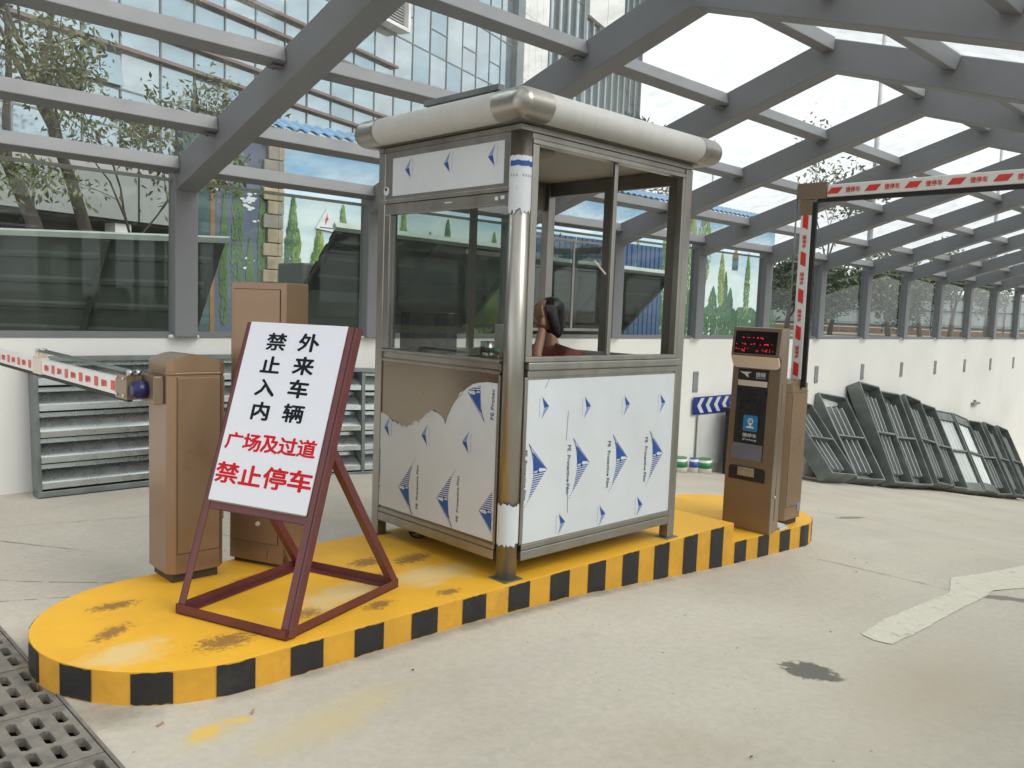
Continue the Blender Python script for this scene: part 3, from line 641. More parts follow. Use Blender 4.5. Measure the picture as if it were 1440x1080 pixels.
# short face (plane X0)
MB().box(X0 + .010, X0 + .03, 3.36, 4.46, .158, 1.16).build('lower_panel', 'inoxpanel', bo)
MB().box(X0 + .003, X0 + .04, 3.35, 4.455, .157, .185).build('panel_rail', 'inox', bo, bevel=.004)
MB().box(X0 + .003, X0 + .04, 3.35, 4.455, 1.135, 1.15).build('panel_rail', 'inox', bo, bevel=.002)
MB().box(X0 + .004, X0 + .04, 4.457, 4.492, .157, 1.19).build('panel_rail', 'inox', bo, bevel=.003)
MB().box(X0 + .004, X0 + .03, 3.345, 3.362, .187, 1.13).build('panel_rail', 'inox', bo, bevel=.003)
MB().box(X0 - .014, X0 + .07, 3.345, 4.49, 1.195, 1.212).build('counter_ledge', 'inox', bo, bevel=.004)
MB().box(X0 + .012, X0 + .05, 3.35, 4.455, 1.153, 1.193).build('panel_rail', 'inox', bo, bevel=.002)
MB().box(X0 + .004, X0 + .05, 4.40, 4.492, 1.215, 2.05).build('window_jamb', 'inox', bo, bevel=.003)
MB().box(X0 + .004, X0 + .05, 3.262, 3.30, 1.215, 2.05).build('window_jamb', 'inox', bo, bevel=.003)
MB().box(X0 + .004, X0 + .05, 3.262, 4.492, 2.05, 2.115).build('window_head', 'inox', bo, bevel=.003)
MB().box(X0 - .004, X0 + .05, 3.262, 4.492, 2.118, 2.14).build('sign_rail', 'inox', bo, bevel=.003)
MB().box(X0 + .006, X0 + .05, 3.262, 4.492, 2.142, 2.43).build('sign_panel', 'inox', bo)
MB().box(X0 + .002, X0 + .005, 3.372, 4.378, 2.162, 2.390).build('film_sheet', 'film', bo)
MB().box(X0 + .02, X0 + .026, 3.302, 4.398, 1.214, 2.048).build('window_glass', 'bglass', bo)
MB().tube([(X0 + .004, 4.437, 2.195), (X0 - .004, 4.437, 2.195)], [.028, .026], 20).build('cable_gland', 'chevwhite', bo)
MB().tube([(X0 - .0045, 4.437, 2.205), (X0 - .006, 4.437, 2.205)], .010, 12).build('gland_hole', 'ink', bo)
b = MB(); b.box(X0 + .001, X0 + .0035, 3.41, 3.435, 2.075, 2.095); b.box(X0 + .001, X0 + .0035, 3.36, 3.388, 2.078, 2.098); b.build('tape_piece', 'film', bo)
b = MB(); b.box(X0 + .001, X0 + .0035, 3.80, 3.86, 2.085, 2.092); b.build('tape_piece', 'film', bo)
torn = [(4.476, .802), (4.43, .80), (4.384, .788), (4.34, .765), (4.3, .757), (4.27, .745), (4.25, .752), (4.232, .742), (4.2, .75), (4.18, .742), (4.15, .758), (4.115, .765), (4.09, .79), (4.06, .785), (4.039, .805), (4.0, .83), (3.965, .855), (3.942, .871), (3.9, .866), (3.856, .854), (3.825, .835), (3.804, .80), (3.785, .85), (3.752, .907), (3.72, .948), (3.687, .981), (3.65, 1.015), (3.611, 1.04), (3.57, 1.062), (3.524, 1.074), (3.45, 1.084), (3.366, 1.084)]
tp = []
for (a, c) in zip(torn, torn[1:]):
    n = 3 if 4.0 < a[0] < 4.35 else 1
    for i in range(n): tp.append((lerp(a[0], c[0], i / n), lerp(a[1], c[1], i / n) + (R.uniform(-.008, .008) if i else 0)))
tp.append(torn[-1])
b = MB(); n = len(tp); vv = [(X0 + .0065, y, z) for y, z in tp] + [(X0 + .0065, y, .2) for y, z in tp] + [(X0 + .0095, y, z) for y, z in tp] + [(X0 + .0095, y, .2) for y, z in tp]
b.add(vv, [(i, n + i, n + i + 1, i + 1) for i in range(n - 1)] + [(2 * n + i, 2 * n + i + 1, 3 * n + i + 1, 3 * n + i) for i in range(n - 1)] + [(i, i + 1, 2 * n + i + 1, 2 * n + i) for i in range(n - 1)])
tf = b.build('torn_film_sheet', 'film', bo, fix=False)
for i_ in range(1, len(tp) - 2, 2):
    if R.random() < .55:
        a_, c_ = tp[i_], tp[i_ + 1]; k_ = R.uniform(.003, .008)
        b = MB(); b.tube([(X0 + .004 - k_ * .3, a_[0], a_[1] - k_ * .4), (X0 + .002 - k_ * .5, (a_[0] + c_[0]) / 2, (a_[1] + c_[1]) / 2 - .001), (X0 + .004 - k_ * .3, c_[0], c_[1] - k_ * .4)], [k_ * .4, k_, k_ * .3], 7); b.build('curled_lip', 'film', bo)
tf['label'] = 'white protective film torn along its top edge'
# printed marks of the film
def logo(mtx, H, parent, clip=None, small=False, words=True):
    b = MB()
    def P(*p): return [(q[0] * H * 1.12, q[1] * H, 0) for q in p]
    if small:
        b.poly(P((.04, .92), (.40, .55), (.15, .50)), 0, mtx); b.poly(P((.15, .49), (.39, .53), (.02, .05)), 1, mtx)
        b.poly(P((0, 1), (.012, 1), (.39, .565), (.375, .565)), 0, mtx)
        for k in range(9): b.poly(P((-.10, .9 - k * .085), (-.075, .9 - k * .085), (-.075, .84 - k * .085), (-.10, .84 - k * .085)), 1, mtx)
    else:
        b.poly(P((.095, .865), (.34, .59), (.235, .605), (.205, .57), (.125, .56)), 0, mtx)
        b.poly(P((0, 1), (.02, .985), (.385, .565), (.365, .565)), 0, mtx)
        cur = [(.0, 1), (.055, .88), (.09, .75), (.105, .62), (.105, .53)]
        for a, c in zip(cur, cur[1:]): b.poly(P(a, (a[0] + .014, a[1]), (c[0] + .014, c[1]), c), 0, mtx)
        b.poly(P((.21, .575), (.235, .545), (.21, .505), (.185, .545)), 0, mtx)
        b.poly(P((.05, .90), (.062, .90), (.115, .80), (.105, .79)), 0, mtx)
        for k in range(15):
            y = .535 - k * .036; t = (.565 - y) / .565
            xo = .376 - .426 * t; xi = .115 - .10 * t ** 1.6 - .03 * t
            if xo - xi < .012: xi = xo - .02
            dy = .018 if k < 11 else .013
            b.poly(P((xi, y), (xo, y + .012), (xo, y + .012 - dy), (xi, y - dy)), 0, mtx)
    bm = bmesh.new(); vs = [bm.verts.new(v) for v in b.v]; 
    for f, mi in zip(b.f, b.m): bm.faces.new([vs[i] for i in f]).material_index = mi
    for (co, no) in (clip or []): bmesh.ops.bisect_plane(bm, geom=bm.verts[:] + bm.edges[:] + bm.faces[:], plane_co=co, plane_no=no, clear_outer=True)
    me = bpy.data.meshes.new('film_mark'); bm.to_mesh(me); bm.free(); me.transform(W(bo).inverted()); me.materials.append(M['print']); me.materials.append(M['paleprint'])
    o = bpy.data.objects.new('film_mark', me); COL.objects.link(o); o.parent = parent
    if words and not small:
        put_text('PE  Protective Film', 'greyprint', mtx @ Matrix.Translation((-.085 * H, .5 * H, .0002)) @ Matrix.Rotation(-PI / 2, 4, 'Z'), w=.80 * H, off=.01, parent=bo)
yf = Y0 + .0068
def FF(x, z): return frame((x, yf, z), (1, 0, 0), (0, 0, 1))
for x, z in ((3.287, .753), (3.652, .756), (4.015, .749), (4.386, .743)): logo(FF(x, z - .36), .36, bo, words=x > 3.3)
put_text('PE  Protective Film', 'greyprint', FF(3.268, .58) @ Matrix.Rotation(-PI / 2, 4, 'Z'), w=.28, h=.02, off=.01, parent=bo)
for x, z in ((3.375, 1.018), (3.735, 1.0), (4.105, .992), (4.475, .985), (3.55, .33), (3.915, .325), (4.285, .332)): logo(FF(x, z - .14), .14, bo, small=True)
xf = X0 + .0055
def FL(y, z): return frame((xf, y, z), (0, 1, 0), (0, 0, -1))       # rotated half a turn: points the other way
for y in (4.097, 3.718, 3.335): logo(FL(y, .203 + .0), -.36 * -1, bo, clip=[((0, 3.376, 0), (0, -1, 0))], words=False) if False else None
def FLm(y, z): return Matrix(((0, 0, -1, xf), (1, 0, 0, y), (0, -1, 0, z), (0, 0, 0, 1)))
for y in (4.097, 3.715, 3.335):
    logo(FLm(y, .203 + .355), .355, bo, clip=[((0, 3.376, 0), (0, -1, 0))], words=False)
for y in (4.455, 4.055, 3.672):
    put_text('PE  Protective Film', 'greyprint', frame((xf, y, .385 if y < 4.4 else .43), (0, 0, 1), (0, 1, 0)), w=.27, h=.018, off=.01, parent=bo)
logo(FLm(3.46, 1.22), .36, bo, clip=[((0, 3.376, 0), (0, -1, 0)), ((0, 3.687, .975), (0, .62, .78)), ((0, 3.5, 1.06), (0, .25, .97))], words=False)
put_text('PE Protec', 'greyprint', frame((xf, 3.40, .965), (0, 0, 1), (0, 1, 0)), w=.17, h=.026, off=.01, parent=bo)
for y, z in ((4.35, .79), (3.965, .79), (3.585, .80)): logo(FLm(y, z), .14, bo, small=True)
xf = X0 + .0008
for y in (4.19, 3.82, 3.44): logo(FLm(y, 2.388), .135, bo, small=True)
# drain scratches
b = MB()
for (x, z, dx, dz) in ((3.60, .92, -.008, -.17), (3.62, .52, .008, -.2), (3.40, 1.06, .03, .05)): b.bar((x, yf - .0004, z), (x + dx, yf - .0004, z + dz), .0025, .0006, up=(0, 1, 0))
b.build('scratch', 'greyprint', bo)
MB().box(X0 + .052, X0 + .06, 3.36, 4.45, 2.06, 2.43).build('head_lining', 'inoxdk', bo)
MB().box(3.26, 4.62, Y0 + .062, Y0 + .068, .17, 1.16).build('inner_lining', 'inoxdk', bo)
# back and right faces
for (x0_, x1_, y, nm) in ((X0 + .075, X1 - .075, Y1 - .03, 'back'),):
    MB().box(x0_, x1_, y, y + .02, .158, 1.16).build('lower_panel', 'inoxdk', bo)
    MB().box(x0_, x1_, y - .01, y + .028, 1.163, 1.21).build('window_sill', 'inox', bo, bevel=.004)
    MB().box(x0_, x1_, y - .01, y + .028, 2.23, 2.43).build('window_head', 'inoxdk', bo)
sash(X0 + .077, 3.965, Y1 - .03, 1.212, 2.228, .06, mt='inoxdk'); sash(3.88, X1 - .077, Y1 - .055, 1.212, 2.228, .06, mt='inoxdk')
MB().box(X1 - .03, X1 - .01, Y0 + .075, Y1 - .075, .158, 1.16).build('lower_panel', 'inox', bo)
MB().box(X1 - .04, X1 - .002, Y0 + .075, Y1 - .075, 1.163, 1.21).build('window_sill', 'inox', bo, bevel=.004)
MB().box(X1 - .04, X1 - .002, Y0 + .075, Y1 - .075, 2.338, 2.43).build('window_head', 'inoxdk', bo)
sash(Y0 + .077, 3.90, X1 - .034, 1.212, 2.335, .085, 'y', mt='inoxdk'); sash(3.85, Y1 - .077, X1 - .058, 1.212, 2.335, .085, 'y', mt='inoxdk')
# roof
MB().box(X0 + .055, X1 - .055, Y0 + .055, Y1 - .055, 2.434, 2.459).build('ceiling_panel', 'ceil', bo)
MB().tube([(3.62, 3.62, 2.432), (3.62, 3.62, 2.40), (3.62, 3.62, 2.375)], [.12, .12, .07], 24).build('ceiling_lamp', 'ceil', bo)
RX0, RX1, RY0, RY1, RZ, RR = X0 - .052, X1 + .095, Y0 - .052, Y1 + .052, 2.547, .080
MB().box(RX0, RX1, RY0, RY1, 2.56, 2.625).build('roof_deck', 'galvdk', bo, bevel=.01)
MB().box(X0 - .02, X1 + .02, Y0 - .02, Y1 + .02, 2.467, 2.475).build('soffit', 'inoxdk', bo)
MB().box(3.255, X1 - .004, Y0 + .004, Y0 + .06, 2.4615, 2.4655).build('top_rail', 'inoxdk', bo)
for q in ((X0 + .002, X1 - .002, Y0 + .006, Y0 + .05), (X0 + .002, X1 - .002, Y1 - .05, Y1 - .002), (X0 + .006, X0 + .05, Y0 + .052, Y1 - .052), (X1 - .05, X1 - .002, Y0 + .052, Y1 - .052)):
    MB().box(q[0], q[1], q[2], q[3], 2.4325, 2.461).build('top_beam', 'inox', bo)
def seg_tube(a, c, name, mat, r=RR):
    b = MB(); b.tube([a, c], r, 32, cap=False)
    return b.build(name, mat, bo)
E1 = .16
def rcorner(cx, cy, dx, dy):
    b = MB(); r = RR + .002
    b.tube([(cx + dx * E1 * 2.1, cy, RZ), (cx + dx * .02, cy, RZ), (cx, cy + dy * .02, RZ), (cx, cy + dy * E1 * 2.1, RZ)], r, 32, cap=False)
    # rounded knuckle at the mitre
    n, m_ = 16, 24; v = []; fs = []
    for i in range(n + 1):
        t = PI * i / n
        for j in range(m_): v.append((cx + r * .995 * math.sin(t) * math.cos(2 * PI * j / m_), cy + r * .995 * math.sin(t) * math.sin(2 * PI * j / m_), RZ + r * .995 * math.cos(t)))
    for i in range(n):
        for j in range(m_): fs.append((i * m_ + j, i * m_ + (j + 1) % m_, (i + 1) * m_ + (j + 1) % m_, (i + 1) * m_ + j))
    b = MB(); b.add(v, fs, 0, True)
    b.tube([(cx, cy, RZ), (cx + dx * E1, cy, RZ)], r, 32, cap=False); b.tube([(cx, cy, RZ), (cx, cy + dy * E1, RZ)], r, 32, cap=False)
    b.build('roof_corner', 'inox', bo)
for cx, cy, dx, dy in ((RX0, RY0, 1, 1), (RX1, RY0, -1, 1), (RX0, RY1, 1, -1), (RX1, RY1, -1, -1)): rcorner(cx, cy, dx, dy)
for a, c in (((RX0 + E1, RY0, RZ), (RX1 - E1, RY0, RZ)), ((RX0 + E1, RY1, RZ), (RX1 - E1, RY1, RZ)), ((RX0, RY0 + E1, RZ), (RX0, RY1 - E1, RZ)), ((RX1, RY0 + E1, RZ), (RX1, RY1 - E1, RZ))):
    seg_tube(a, c, 'roof_edge', 'filmwrap', RR)
b = MB(); b.bar((3.13, 4.04, 2.665), (3.13, 3.40, 2.665), .045, .03); b.build('light_bar', 'galvdk', bo)
MB().box(3.12, 3.15, 3.42, 3.45, 2.626, 2.649).build('light_bar_bracket', 'rubber', bo)
b = MB()
for k in range(26): 
    x = 3.98 + R.uniform(-.08, .3); b.bar((x, RY0, RZ + RR - .004), (x + R.uniform(-.02, .02), RY0 + R.uniform(-.02, .02), RZ + RR + R.uniform(.004, .03)), .006, .004)
b.build('leaf_litter', 'leaf3', bo, kind='stuff')
# cable coil under the booth
b = MB(); pts = [(3.32 + .09 * math.cos(t) + .01 * t, 4.25 + .07 * math.sin(t), .02 + .012 * math.sin(t * 3)) for t in [i * .35 for i in range(60)]]
b.tube(pts, .006, 6); b.tube([(3.4, 4.2, .01), (3.6, 4.0, .01), (3.9, 4.05, .01)], .006, 6)
tag(b.build('cable', 'rubber'), 'black cable coiled on the yellow paint under the guard booth', 'cable')

# ------------------------------------------------------------------ inside the booth
dk = empty('desk', (3.42, 3.9, .165), 'brown desk along the window inside the guard booth', 'desk')
MB().box(3.20, 3.66, 3.38, 4.46, 1.10, 1.13).build('desk_top', 'desk', dk, bevel=.003)
for y in (3.40, 4.42): MB().box(3.24, 3.62, y, y + .02, .166, 1.098).build('side_panel', 'desk', dk)
mo = empty('monitor', (3.38, 4.27, 1.13), 'black monitor seen from behind on the desk in the guard booth', 'monitor')
A_ = Vector((3.245, 4.40, 0)); B_ = Vector((3.52, 4.165, 0)); dv = (B_ - A_).normalized(); nv = Vector((dv.y, -dv.x, 0))
MB().prism([tuple((A_ + dv * t + nv * s).xy) for t, s in ((0, 0), (.362, 0), (.362, .02), (.30, .045), (.06, .045), (0, .02))], 1.185, 1.452).build('screen_housing', 'darkplastic', mo, bevel=.004)
MB().box(3.36, 3.40, 4.25, 4.29, 1.14, 1.19).build('stand', 'darkplastic', mo); MB().box(3.28, 3.48, 4.2, 4.34, 1.131, 1.14).build('foot', 'darkplastic', mo)
cu = empty('thermos_cup', (3.33, 3.66, 1.13), 'steel cup with a dark band on the booth desk', 'cup')
cylz(3.33, 3.66, .042, 1.131, 1.30, 20).build('cup_body', 'steelcup', cu); cylz(3.33, 3.66, .044, 1.235, 1.265, 20).build('band', 'darkplastic', cu)
bt = empty('bottle', (3.30, 3.55, 1.13), 'small clear bottle with a green cap beside the steel cup', 'bottle')
MB().tube([(3.30, 3.55, 1.131), (3.30, 3.55, 1.21), (3.30, 3.55, 1.235)], [.03, .03, .018], 16).build('bottle_body', 'bglass', bt); cylz(3.30, 3.55, .021, 1.236, 1.262, 16).build('cap', 'green', bt)
bx = MB().box(4.10, 4.30, 4.28, 4.44, 1.08, 1.38).build('carton', 'panelwhite', bevel=.004); tag(bx, 'pale square carton on the shelf by the rear window of the guard booth', 'carton')
sh = MB().box(4.0, 4.45, 4.22, 4.46, 1.06, 1.078).build('shelf', 'desk'); tag(sh, 'narrow brown shelf under the rear window of the guard booth', 'shelf')
# seated attendant
pe = empty('person', (3.98, 3.80, .165), 'person in a terracotta top seated in the guard booth with a hand on the face', 'person')
def skin(name, verts, edges, mat, parent, lvl=2, root=0):
    me = bpy.data.meshes.new(name); inv = W(parent).inverted()
    me.from_pydata([tuple(inv @ Vector(v[:3])) for v in verts], edges, []); me.materials.append(M[mat])
    o = bpy.data.objects.new(name, me); COL.objects.link(o); o.parent = parent
    o.modifiers.new('skin', 'SKIN'); sv = me.skin_vertices[0].data
    for i, v in enumerate(verts):
        r = v[3]; sv[i].radius = (r if isinstance(r, tuple) else (r, r)); sv[i].use_root = (i == root)
    s = o.modifiers.new('sub', 'SUBSURF'); s.levels = lvl; s.render_levels = lvl; o.modifiers['skin'].use_smooth_shade = True
    return o
body = [(4.03, 3.80, .66, .13), (4.03, 3.80, .82, .125), (4.01, 3.80, 1.0, .13), (3.99, 3.80, 1.15, (.11, .13)), (3.985, 3.80, 1.215, .07), (3.97, 3.80, 1.27, .048), (3.95, 3.80, 1.33, .048),
        (3.99, 3.97, 1.175, .055), (3.84, 4.02, 1.09, .045), (3.66, 4.02, 1.165, .037), (3.56, 3.93, 1.155, .028),
        (3.99, 3.63, 1.175, .055), (3.86, 3.60, 1.08, .046), (3.70, 3.66, 1.16, .038), (3.79, 3.705, 1.31, .028), (3.805, 3.715, 1.355, .026),
        (3.72, 3.70, .66, .08), (3.62, 3.69, .62, .062), (3.62, 3.69, .25, .045), (3.54, 3.69, .20, .04),
        (3.72, 3.90, .66, .08), (3.62, 3.92, .62, .062), (3.62, 3.92, .25, .045), (3.54, 3.92, .20, .04)]
edg = [(0, 1), (1, 2), (2, 3), (3, 4), (4, 5), (5, 6), (3, 7), (7, 8), (8, 9), (9, 10), (3, 11), (11, 12), (12, 13), (13, 14), (14, 15), (0, 16), (16, 17), (17, 18), (18, 19), (0, 20), (20, 21), (21, 22), (22, 23)]
skin('body', body, edg, 'skin', pe)
top = [(4.03, 3.80, .70, .13), (4.03, 3.80, .85, .13), (4.01, 3.80, 1.0, (.12, .14)), (3.995, 3.80, 1.12, (.11, .14)), (3.985, 3.80, 1.21, (.075, .085)), (3.98, 3.80, 1.255, .062),
       (3.985, 3.90, 1.205, .068), (3.985, 3.985, 1.17, .066), (3.86, 4.02, 1.10, .054), (3.70, 4.02, 1.15, .048), (3.985, 3.70, 1.205, .068), (3.985, 3.615, 1.17, .066), (3.87, 3.60, 1.08, .055), (3.735, 3.648, 1.15, .046)]
skin('shirt', top, [(0, 1), (1, 2), (2, 3), (3, 4), (4, 5), (4, 6), (6, 7), (7, 8), (8, 9), (4, 10), (10, 11), (11, 12), (12, 13)], 'shirt', pe)
tr_ = [(4.03, 3.80, .66, .14), (3.74, 3.70, .66, .09), (3.62, 3.69, .61, .072), (3.62, 3.69, .30, .058), (3.74, 3.90, .66, .09), (3.62, 3.92, .61, .072), (3.62, 3.92, .30, .058)]
skin('trousers', tr_, [(0, 1), (1, 2), (2, 3), (0, 4), (4, 5), (5, 6)], 'trouser', pe)
hd = [(3.94, 3.80, 1.335, .05), (3.92, 3.80, 1.375, (.062, .07)), (3.915, 3.80, 1.43, (.075, .085)), (3.925, 3.80, 1.49, (.072, .085)), (3.93, 3.80, 1.53, .05)]
ho = skin('head', hd, [(0, 1), (1, 2), (2, 3), (3, 4)], 'skin', pe)
skin('nose', [(3.85, 3.80, 1.45, .010), (3.83, 3.80, 1.425, .014), (3.845, 3.80, 1.41, .010)], [(0, 1), (1, 2)], 'skin', ho)
hr = [(3.945, 3.80, 1.555, .06), (3.955, 3.80, 1.51, (.10, .105)), (3.985, 3.80, 1.44, (.085, .095)), (4.0, 3.795, 1.36, (.065, .085)), (4.0, 3.785, 1.32, (.045, .07)), (3.99, 3.77, 1.28, .03), (3.90, 3.735, 1.47, .045), (3.91, 3.715, 1.39, .035), (3.94, 3.715, 1.30, .028)]
skin('hair', hr, [(0, 1), (1, 2), (2, 3), (3, 4), (4, 5), (1, 6), (6, 7), (7, 8)], 'hair', pe)
# right hand pressed to the side of the face, fingers up
pe.location = (3.995, 3.782, .195)
hv = [(3.805, 3.715, 1.355, .026), (3.815, 3.722, 1.39, (.016, .034)), (3.825, 3.727, 1.425, (.014, .036))]
he = [(0, 1), (1, 2)]
skin('hand', hv, he, 'skin', pe)
for k, (dy, L_, bend) in enumerate(((.033, .062, .012), (.011, .074, .016), (-.011, .070, .016), (-.031, .055, .012))):
    bx_, by_ = 3.825 + .25 * abs(dy), 3.728 + dy * .75; tx = -dy * .35
    skin('finger', [(bx_ - .02 + dy * .5, by_ - .004, 1.418, .0095), (bx_ - .022 + dy * .7, by_ - .004, 1.418 + L_ * .45, .009), (bx_ - .016 + dy * .8, by_ + .004, 1.418 + L_ * .78, .008), (bx_ - .010 + dy * .8, by_ + .010, 1.418 + L_, .007)], [(0, 1), (1, 2), (2, 3)], 'skin', pe)
skin('thumb', [(3.80, 3.745, 1.375, .012), (3.785, 3.772, 1.40, .011), (3.79, 3.79, 1.425, .009)], [(0, 1), (1, 2)], 'skin', pe)
skin('hand', [(3.56, 3.93, 1.155, .024), (3.50, 3.89, 1.148, (.032, .015)), (3.47, 3.87, 1.145, (.032, .013))], [(0, 1), (1, 2)], 'skin', pe)
for k in range(4):
    a = Vector((3.475 + .017 * k - .01, 3.845 + .015 * k, 1.147)); d = Vector((-.7, -.6, 0)).normalized()
    skin('finger', [(*a, .0085), (*(a + d * .035 + Vector((0, 0, .006))), .008), (*(a + d * .065), .007)], [(0, 1), (1, 2)], 'skin', pe)
skin('thumb', [(3.505, 3.86, 1.15, .011), (3.50, 3.825, 1.148, .010), (3.485, 3.80, 1.145, .008)], [(0, 1), (1, 2)], 'skin', pe)
st = empty('stool', (4.03, 3.80, .165), 'dark stool under the person in the guard booth', 'stool')
cylz(4.03, 3.80, .17, .50, .545, 20).build('seat', 'darkplastic', st); cylz(4.03, 3.80, .025, .19, .498, 12).build('stem', 'steelcup', st); cylz(4.03, 3.80, .18, .166, .188, 16).build('base', 'darkplastic', st)

# ------------------------------------------------------------------ barrier boxes
def barrier_box(name, label, x0, x1, y0, y1, zb, h, mat, band=True):
    o = empty(name, ((x0 + x1) / 2, (y0 + y1) / 2, zb), label, 'barrier box', 'barrier machines on the island')
    c = .035
    def outline(e): return [(x0 + c - e * .3, y0 - e), (x1 - c + e * .3, y0 - e), (x1 + e, y0 + c - e * .3), (x1 + e, y1 - c + e * .3), (x1 - c + e * .3, y1 + e), (x0 + c - e * .3, y1 + e), (x0 - e, y1 - c + e * .3), (x0 - e, y0 + c - e * .3)]
    MB().box(x0 + .03, x1 - .03, y0 + .03, y1 - .03, zb + .001, zb + .05).build('plinth', 'browndk', o)
    MB().prism(outline(0), zb + .05, zb + h - .10).build('housing', mat, o, bevel=.006)
    MB().prism(outline(.006), zb + h - .10, zb + h - .088).build('cap_band', mat, o, bevel=.003)
    # wave topped cap, wave runs across the front
    n = 24; b = MB(); v = []
    W_ = x1 - x0
    for i in range(n + 1):
        t = i / n; x = x0 + W_ * t; z = zb + h - .03 + .035 * math.sin(PI * min(1, t * 1.15)) ** 1.3 * (1 if t < .87 else .9)
        ins = c * max(0, 1 - t / .1, 1 - (1 - t) / .1)
        for y, zz in ((y0 + ins, zb + h - .087), (y0 + ins, z), (y1 - ins, z - .004), (y1 - ins, zb + h - .087)): v.append((x, y, zz))
    fs = [(4 * i + j, 4 * i + 4 + j, 4 * i + 5 + j, 4 * i + 1 + j) for i in range(n) for j in range(3)] + [(0, 1, 2, 3), (4 * n, 4 * n + 3, 4 * n + 2, 4 * n + 1)]
    b.add(v, fs, 0, False); b.build('cap', mat, o)
    # front door with inner raised panel and lock
    d = MB().box(x0 + .045, x1 - .035, y0 - .003, y0 + .001, zb + .16, zb + h - .115).build('door', mat, o, bevel=.002)
    b = MB()
    a0, a1, b0, b1 = x0 + .068, x1 - .058, zb + .19, zb + h - .145; w = .004
    for q in ((a0, a1, b0, b0 + w), (a0, a1, b1 - w, b1), (a0, a0 + w, b0 + w, b1 - w), (a1 - w, a1, b0 + w, b1 - w)): b.box(q[0], q[1], y0 - .006, y0 - .0031, q[2], q[3])
    b.build('door_moulding', mat, d)
    b = MB()
    for q in ((x0 + .040, x0 + .0435, zb + .157, zb + h - .112), (x1 - .0335, x1 - .030, zb + .157, zb + h - .112)): b.box(q[0], q[1], y0 - .0006, y0 + .001, q[2], q[3])
    b.box(x0 + .0435, x1 - .0335, y0 - .0006, y0 + .001, zb + .1545, zb + .158); b.build('door_gap', 'browndk', o)
    b = MB(); b.tube([(lerp(x0, x1, .52), y0 - .003, zb + .215), (lerp(x0, x1, .52), y0 - .010, zb + .215)], .011, 14); b.build('door_lock', 'silver', d)
    return o
bl = barrier_box('barrier_box', 'brown barrier machine with lowered arm at the left end of the island', 1.715, 2.02, 4.272, 4.575, 0, 1.195, 'brown')
MB().box(2.021, 2.032, 4.32, 4.56, .30, 1.08).build('side_door', 'brown', bl, bevel=.003)
b = MB(); b.tube([(2.033, 4.36, .80), (2.055, 4.36, .80)], .012, 10); b.bar((2.05, 4.36, .80), (2.05, 4.33, .775), .012, .006); b.build('door_lock', 'silver', bl)
br = barrier_box('barrier_box', 'brown barrier machine with raised folded arm behind the ticket machine', 6.19, 6.51, 3.245, 3.56, tl(6.3), 1.185, 'brown')
MB().box(6.42, 6.475, 3.241, 3.244, -.07, .0).build('paper_label', 'panelgrey', br)
# left arm, lowered across the far lane
al = empty('boom_gate', (1.63, 4.42, 1.02), 'lowered white barrier arm with red dashes reaching across the far lane', 'boom gate', 'boom gates of the barrier machines')
MB().box(1.66, 1.712, 4.33, 4.50, .94, 1.085).build('mounting_plate', 'brown2', al, bevel=.004)
b = MB(); b.tube([(1.66, 4.43, 1.01), (1.63, 4.43, 1.01), (1.60, 4.43, 1.01), (1.585, 4.43, 1.01)], [.046, .048, .044, .030], 20); b.build('hub', 'navyhub', al)
b = MB(); b.box(1.575, 1.655, 4.47, 4.63, .955, 1.085); b.build('arm_bracket', 'brown2', al, bevel=.004)
b = MB()
for y, z in ((4.50, .975), (4.60, .975), (4.50, 1.065), (4.60, 1.065)): b.tube([(1.575, y, z), (1.567, y, z)], .008, 8)
b.build('bolt', 'silver', al)
AX = 1.605
MB().box(AX - .02, AX + .02, 4.632, 6.04, .965, 1.060).build('beam', 'white', al, bevel=.006)
MB().box(AX - .02, AX + .02, 6.10, 7.50, .965, 1.060).build('beam', 'white', al, bevel=.006)
MB().box(AX - .012, AX + .012, 4.5, 7.50, .942, .9645).build('rubber_strip', 'rubber', al)
b = MB(); b.box(AX - .026, AX + .026, 5.98, 6.16, .960, 1.066); b.box(AX - .03, AX + .03, 6.02, 6.09, 1.066, 1.11); b.build('fold_joint', 'silver', al, bevel=.003)
for dx, rz_ in ((-.022, 1.0), (.018, 1.0)):
    b = MB(); b.tube([(AX + dx, 6.05, 1.112), (AX + dx * .8, 4.44, 1.098)], .008, 8); b.build('stay_rod', 'galvgrn', al)
b = MB()
for dx in (-.022, .018): b.tube([(AX + dx - .012, 4.44, 1.098), (AX + dx + .012, 4.44, 1.098)], .016, 10); b.tube([(AX + dx - .012, 6.05, 1.112), (AX + dx + .012, 6.05, 1.112)], .014, 10)
b.build('rod_end', 'steelcup', al)
def dashes(make_pt, s0, s1, parent, pitch=.30, d=.058, hh=.052, sk=.0):
    s = s0; k = 0
    while s < s1 - .05:
        b = MB(); b.poly([make_pt(s, -hh / 2), make_pt(s + d, -hh / 2), make_pt(s + d + sk, hh / 2), make_pt(s + sk, hh / 2)]); b.build('red_dash', 'red', parent, fix=False)
        k += 1; s += pitch
for y0_, y1_ in ((4.66, 6.0), (6.22, 7.48)):
    dashes(lambda s, h: (AX - .0225, s, 1.012 + h), y0_, y1_, al, pitch=.262)
    s = y0_ + .162
    while s < y1_ - .05:
        put_text('捷停车', 'red', frame((AX - .0222, s, 1.012), (0, -1, 0), (0, 0, 1)), w=.085, h=.036, off=.015, parent=al); s += .262
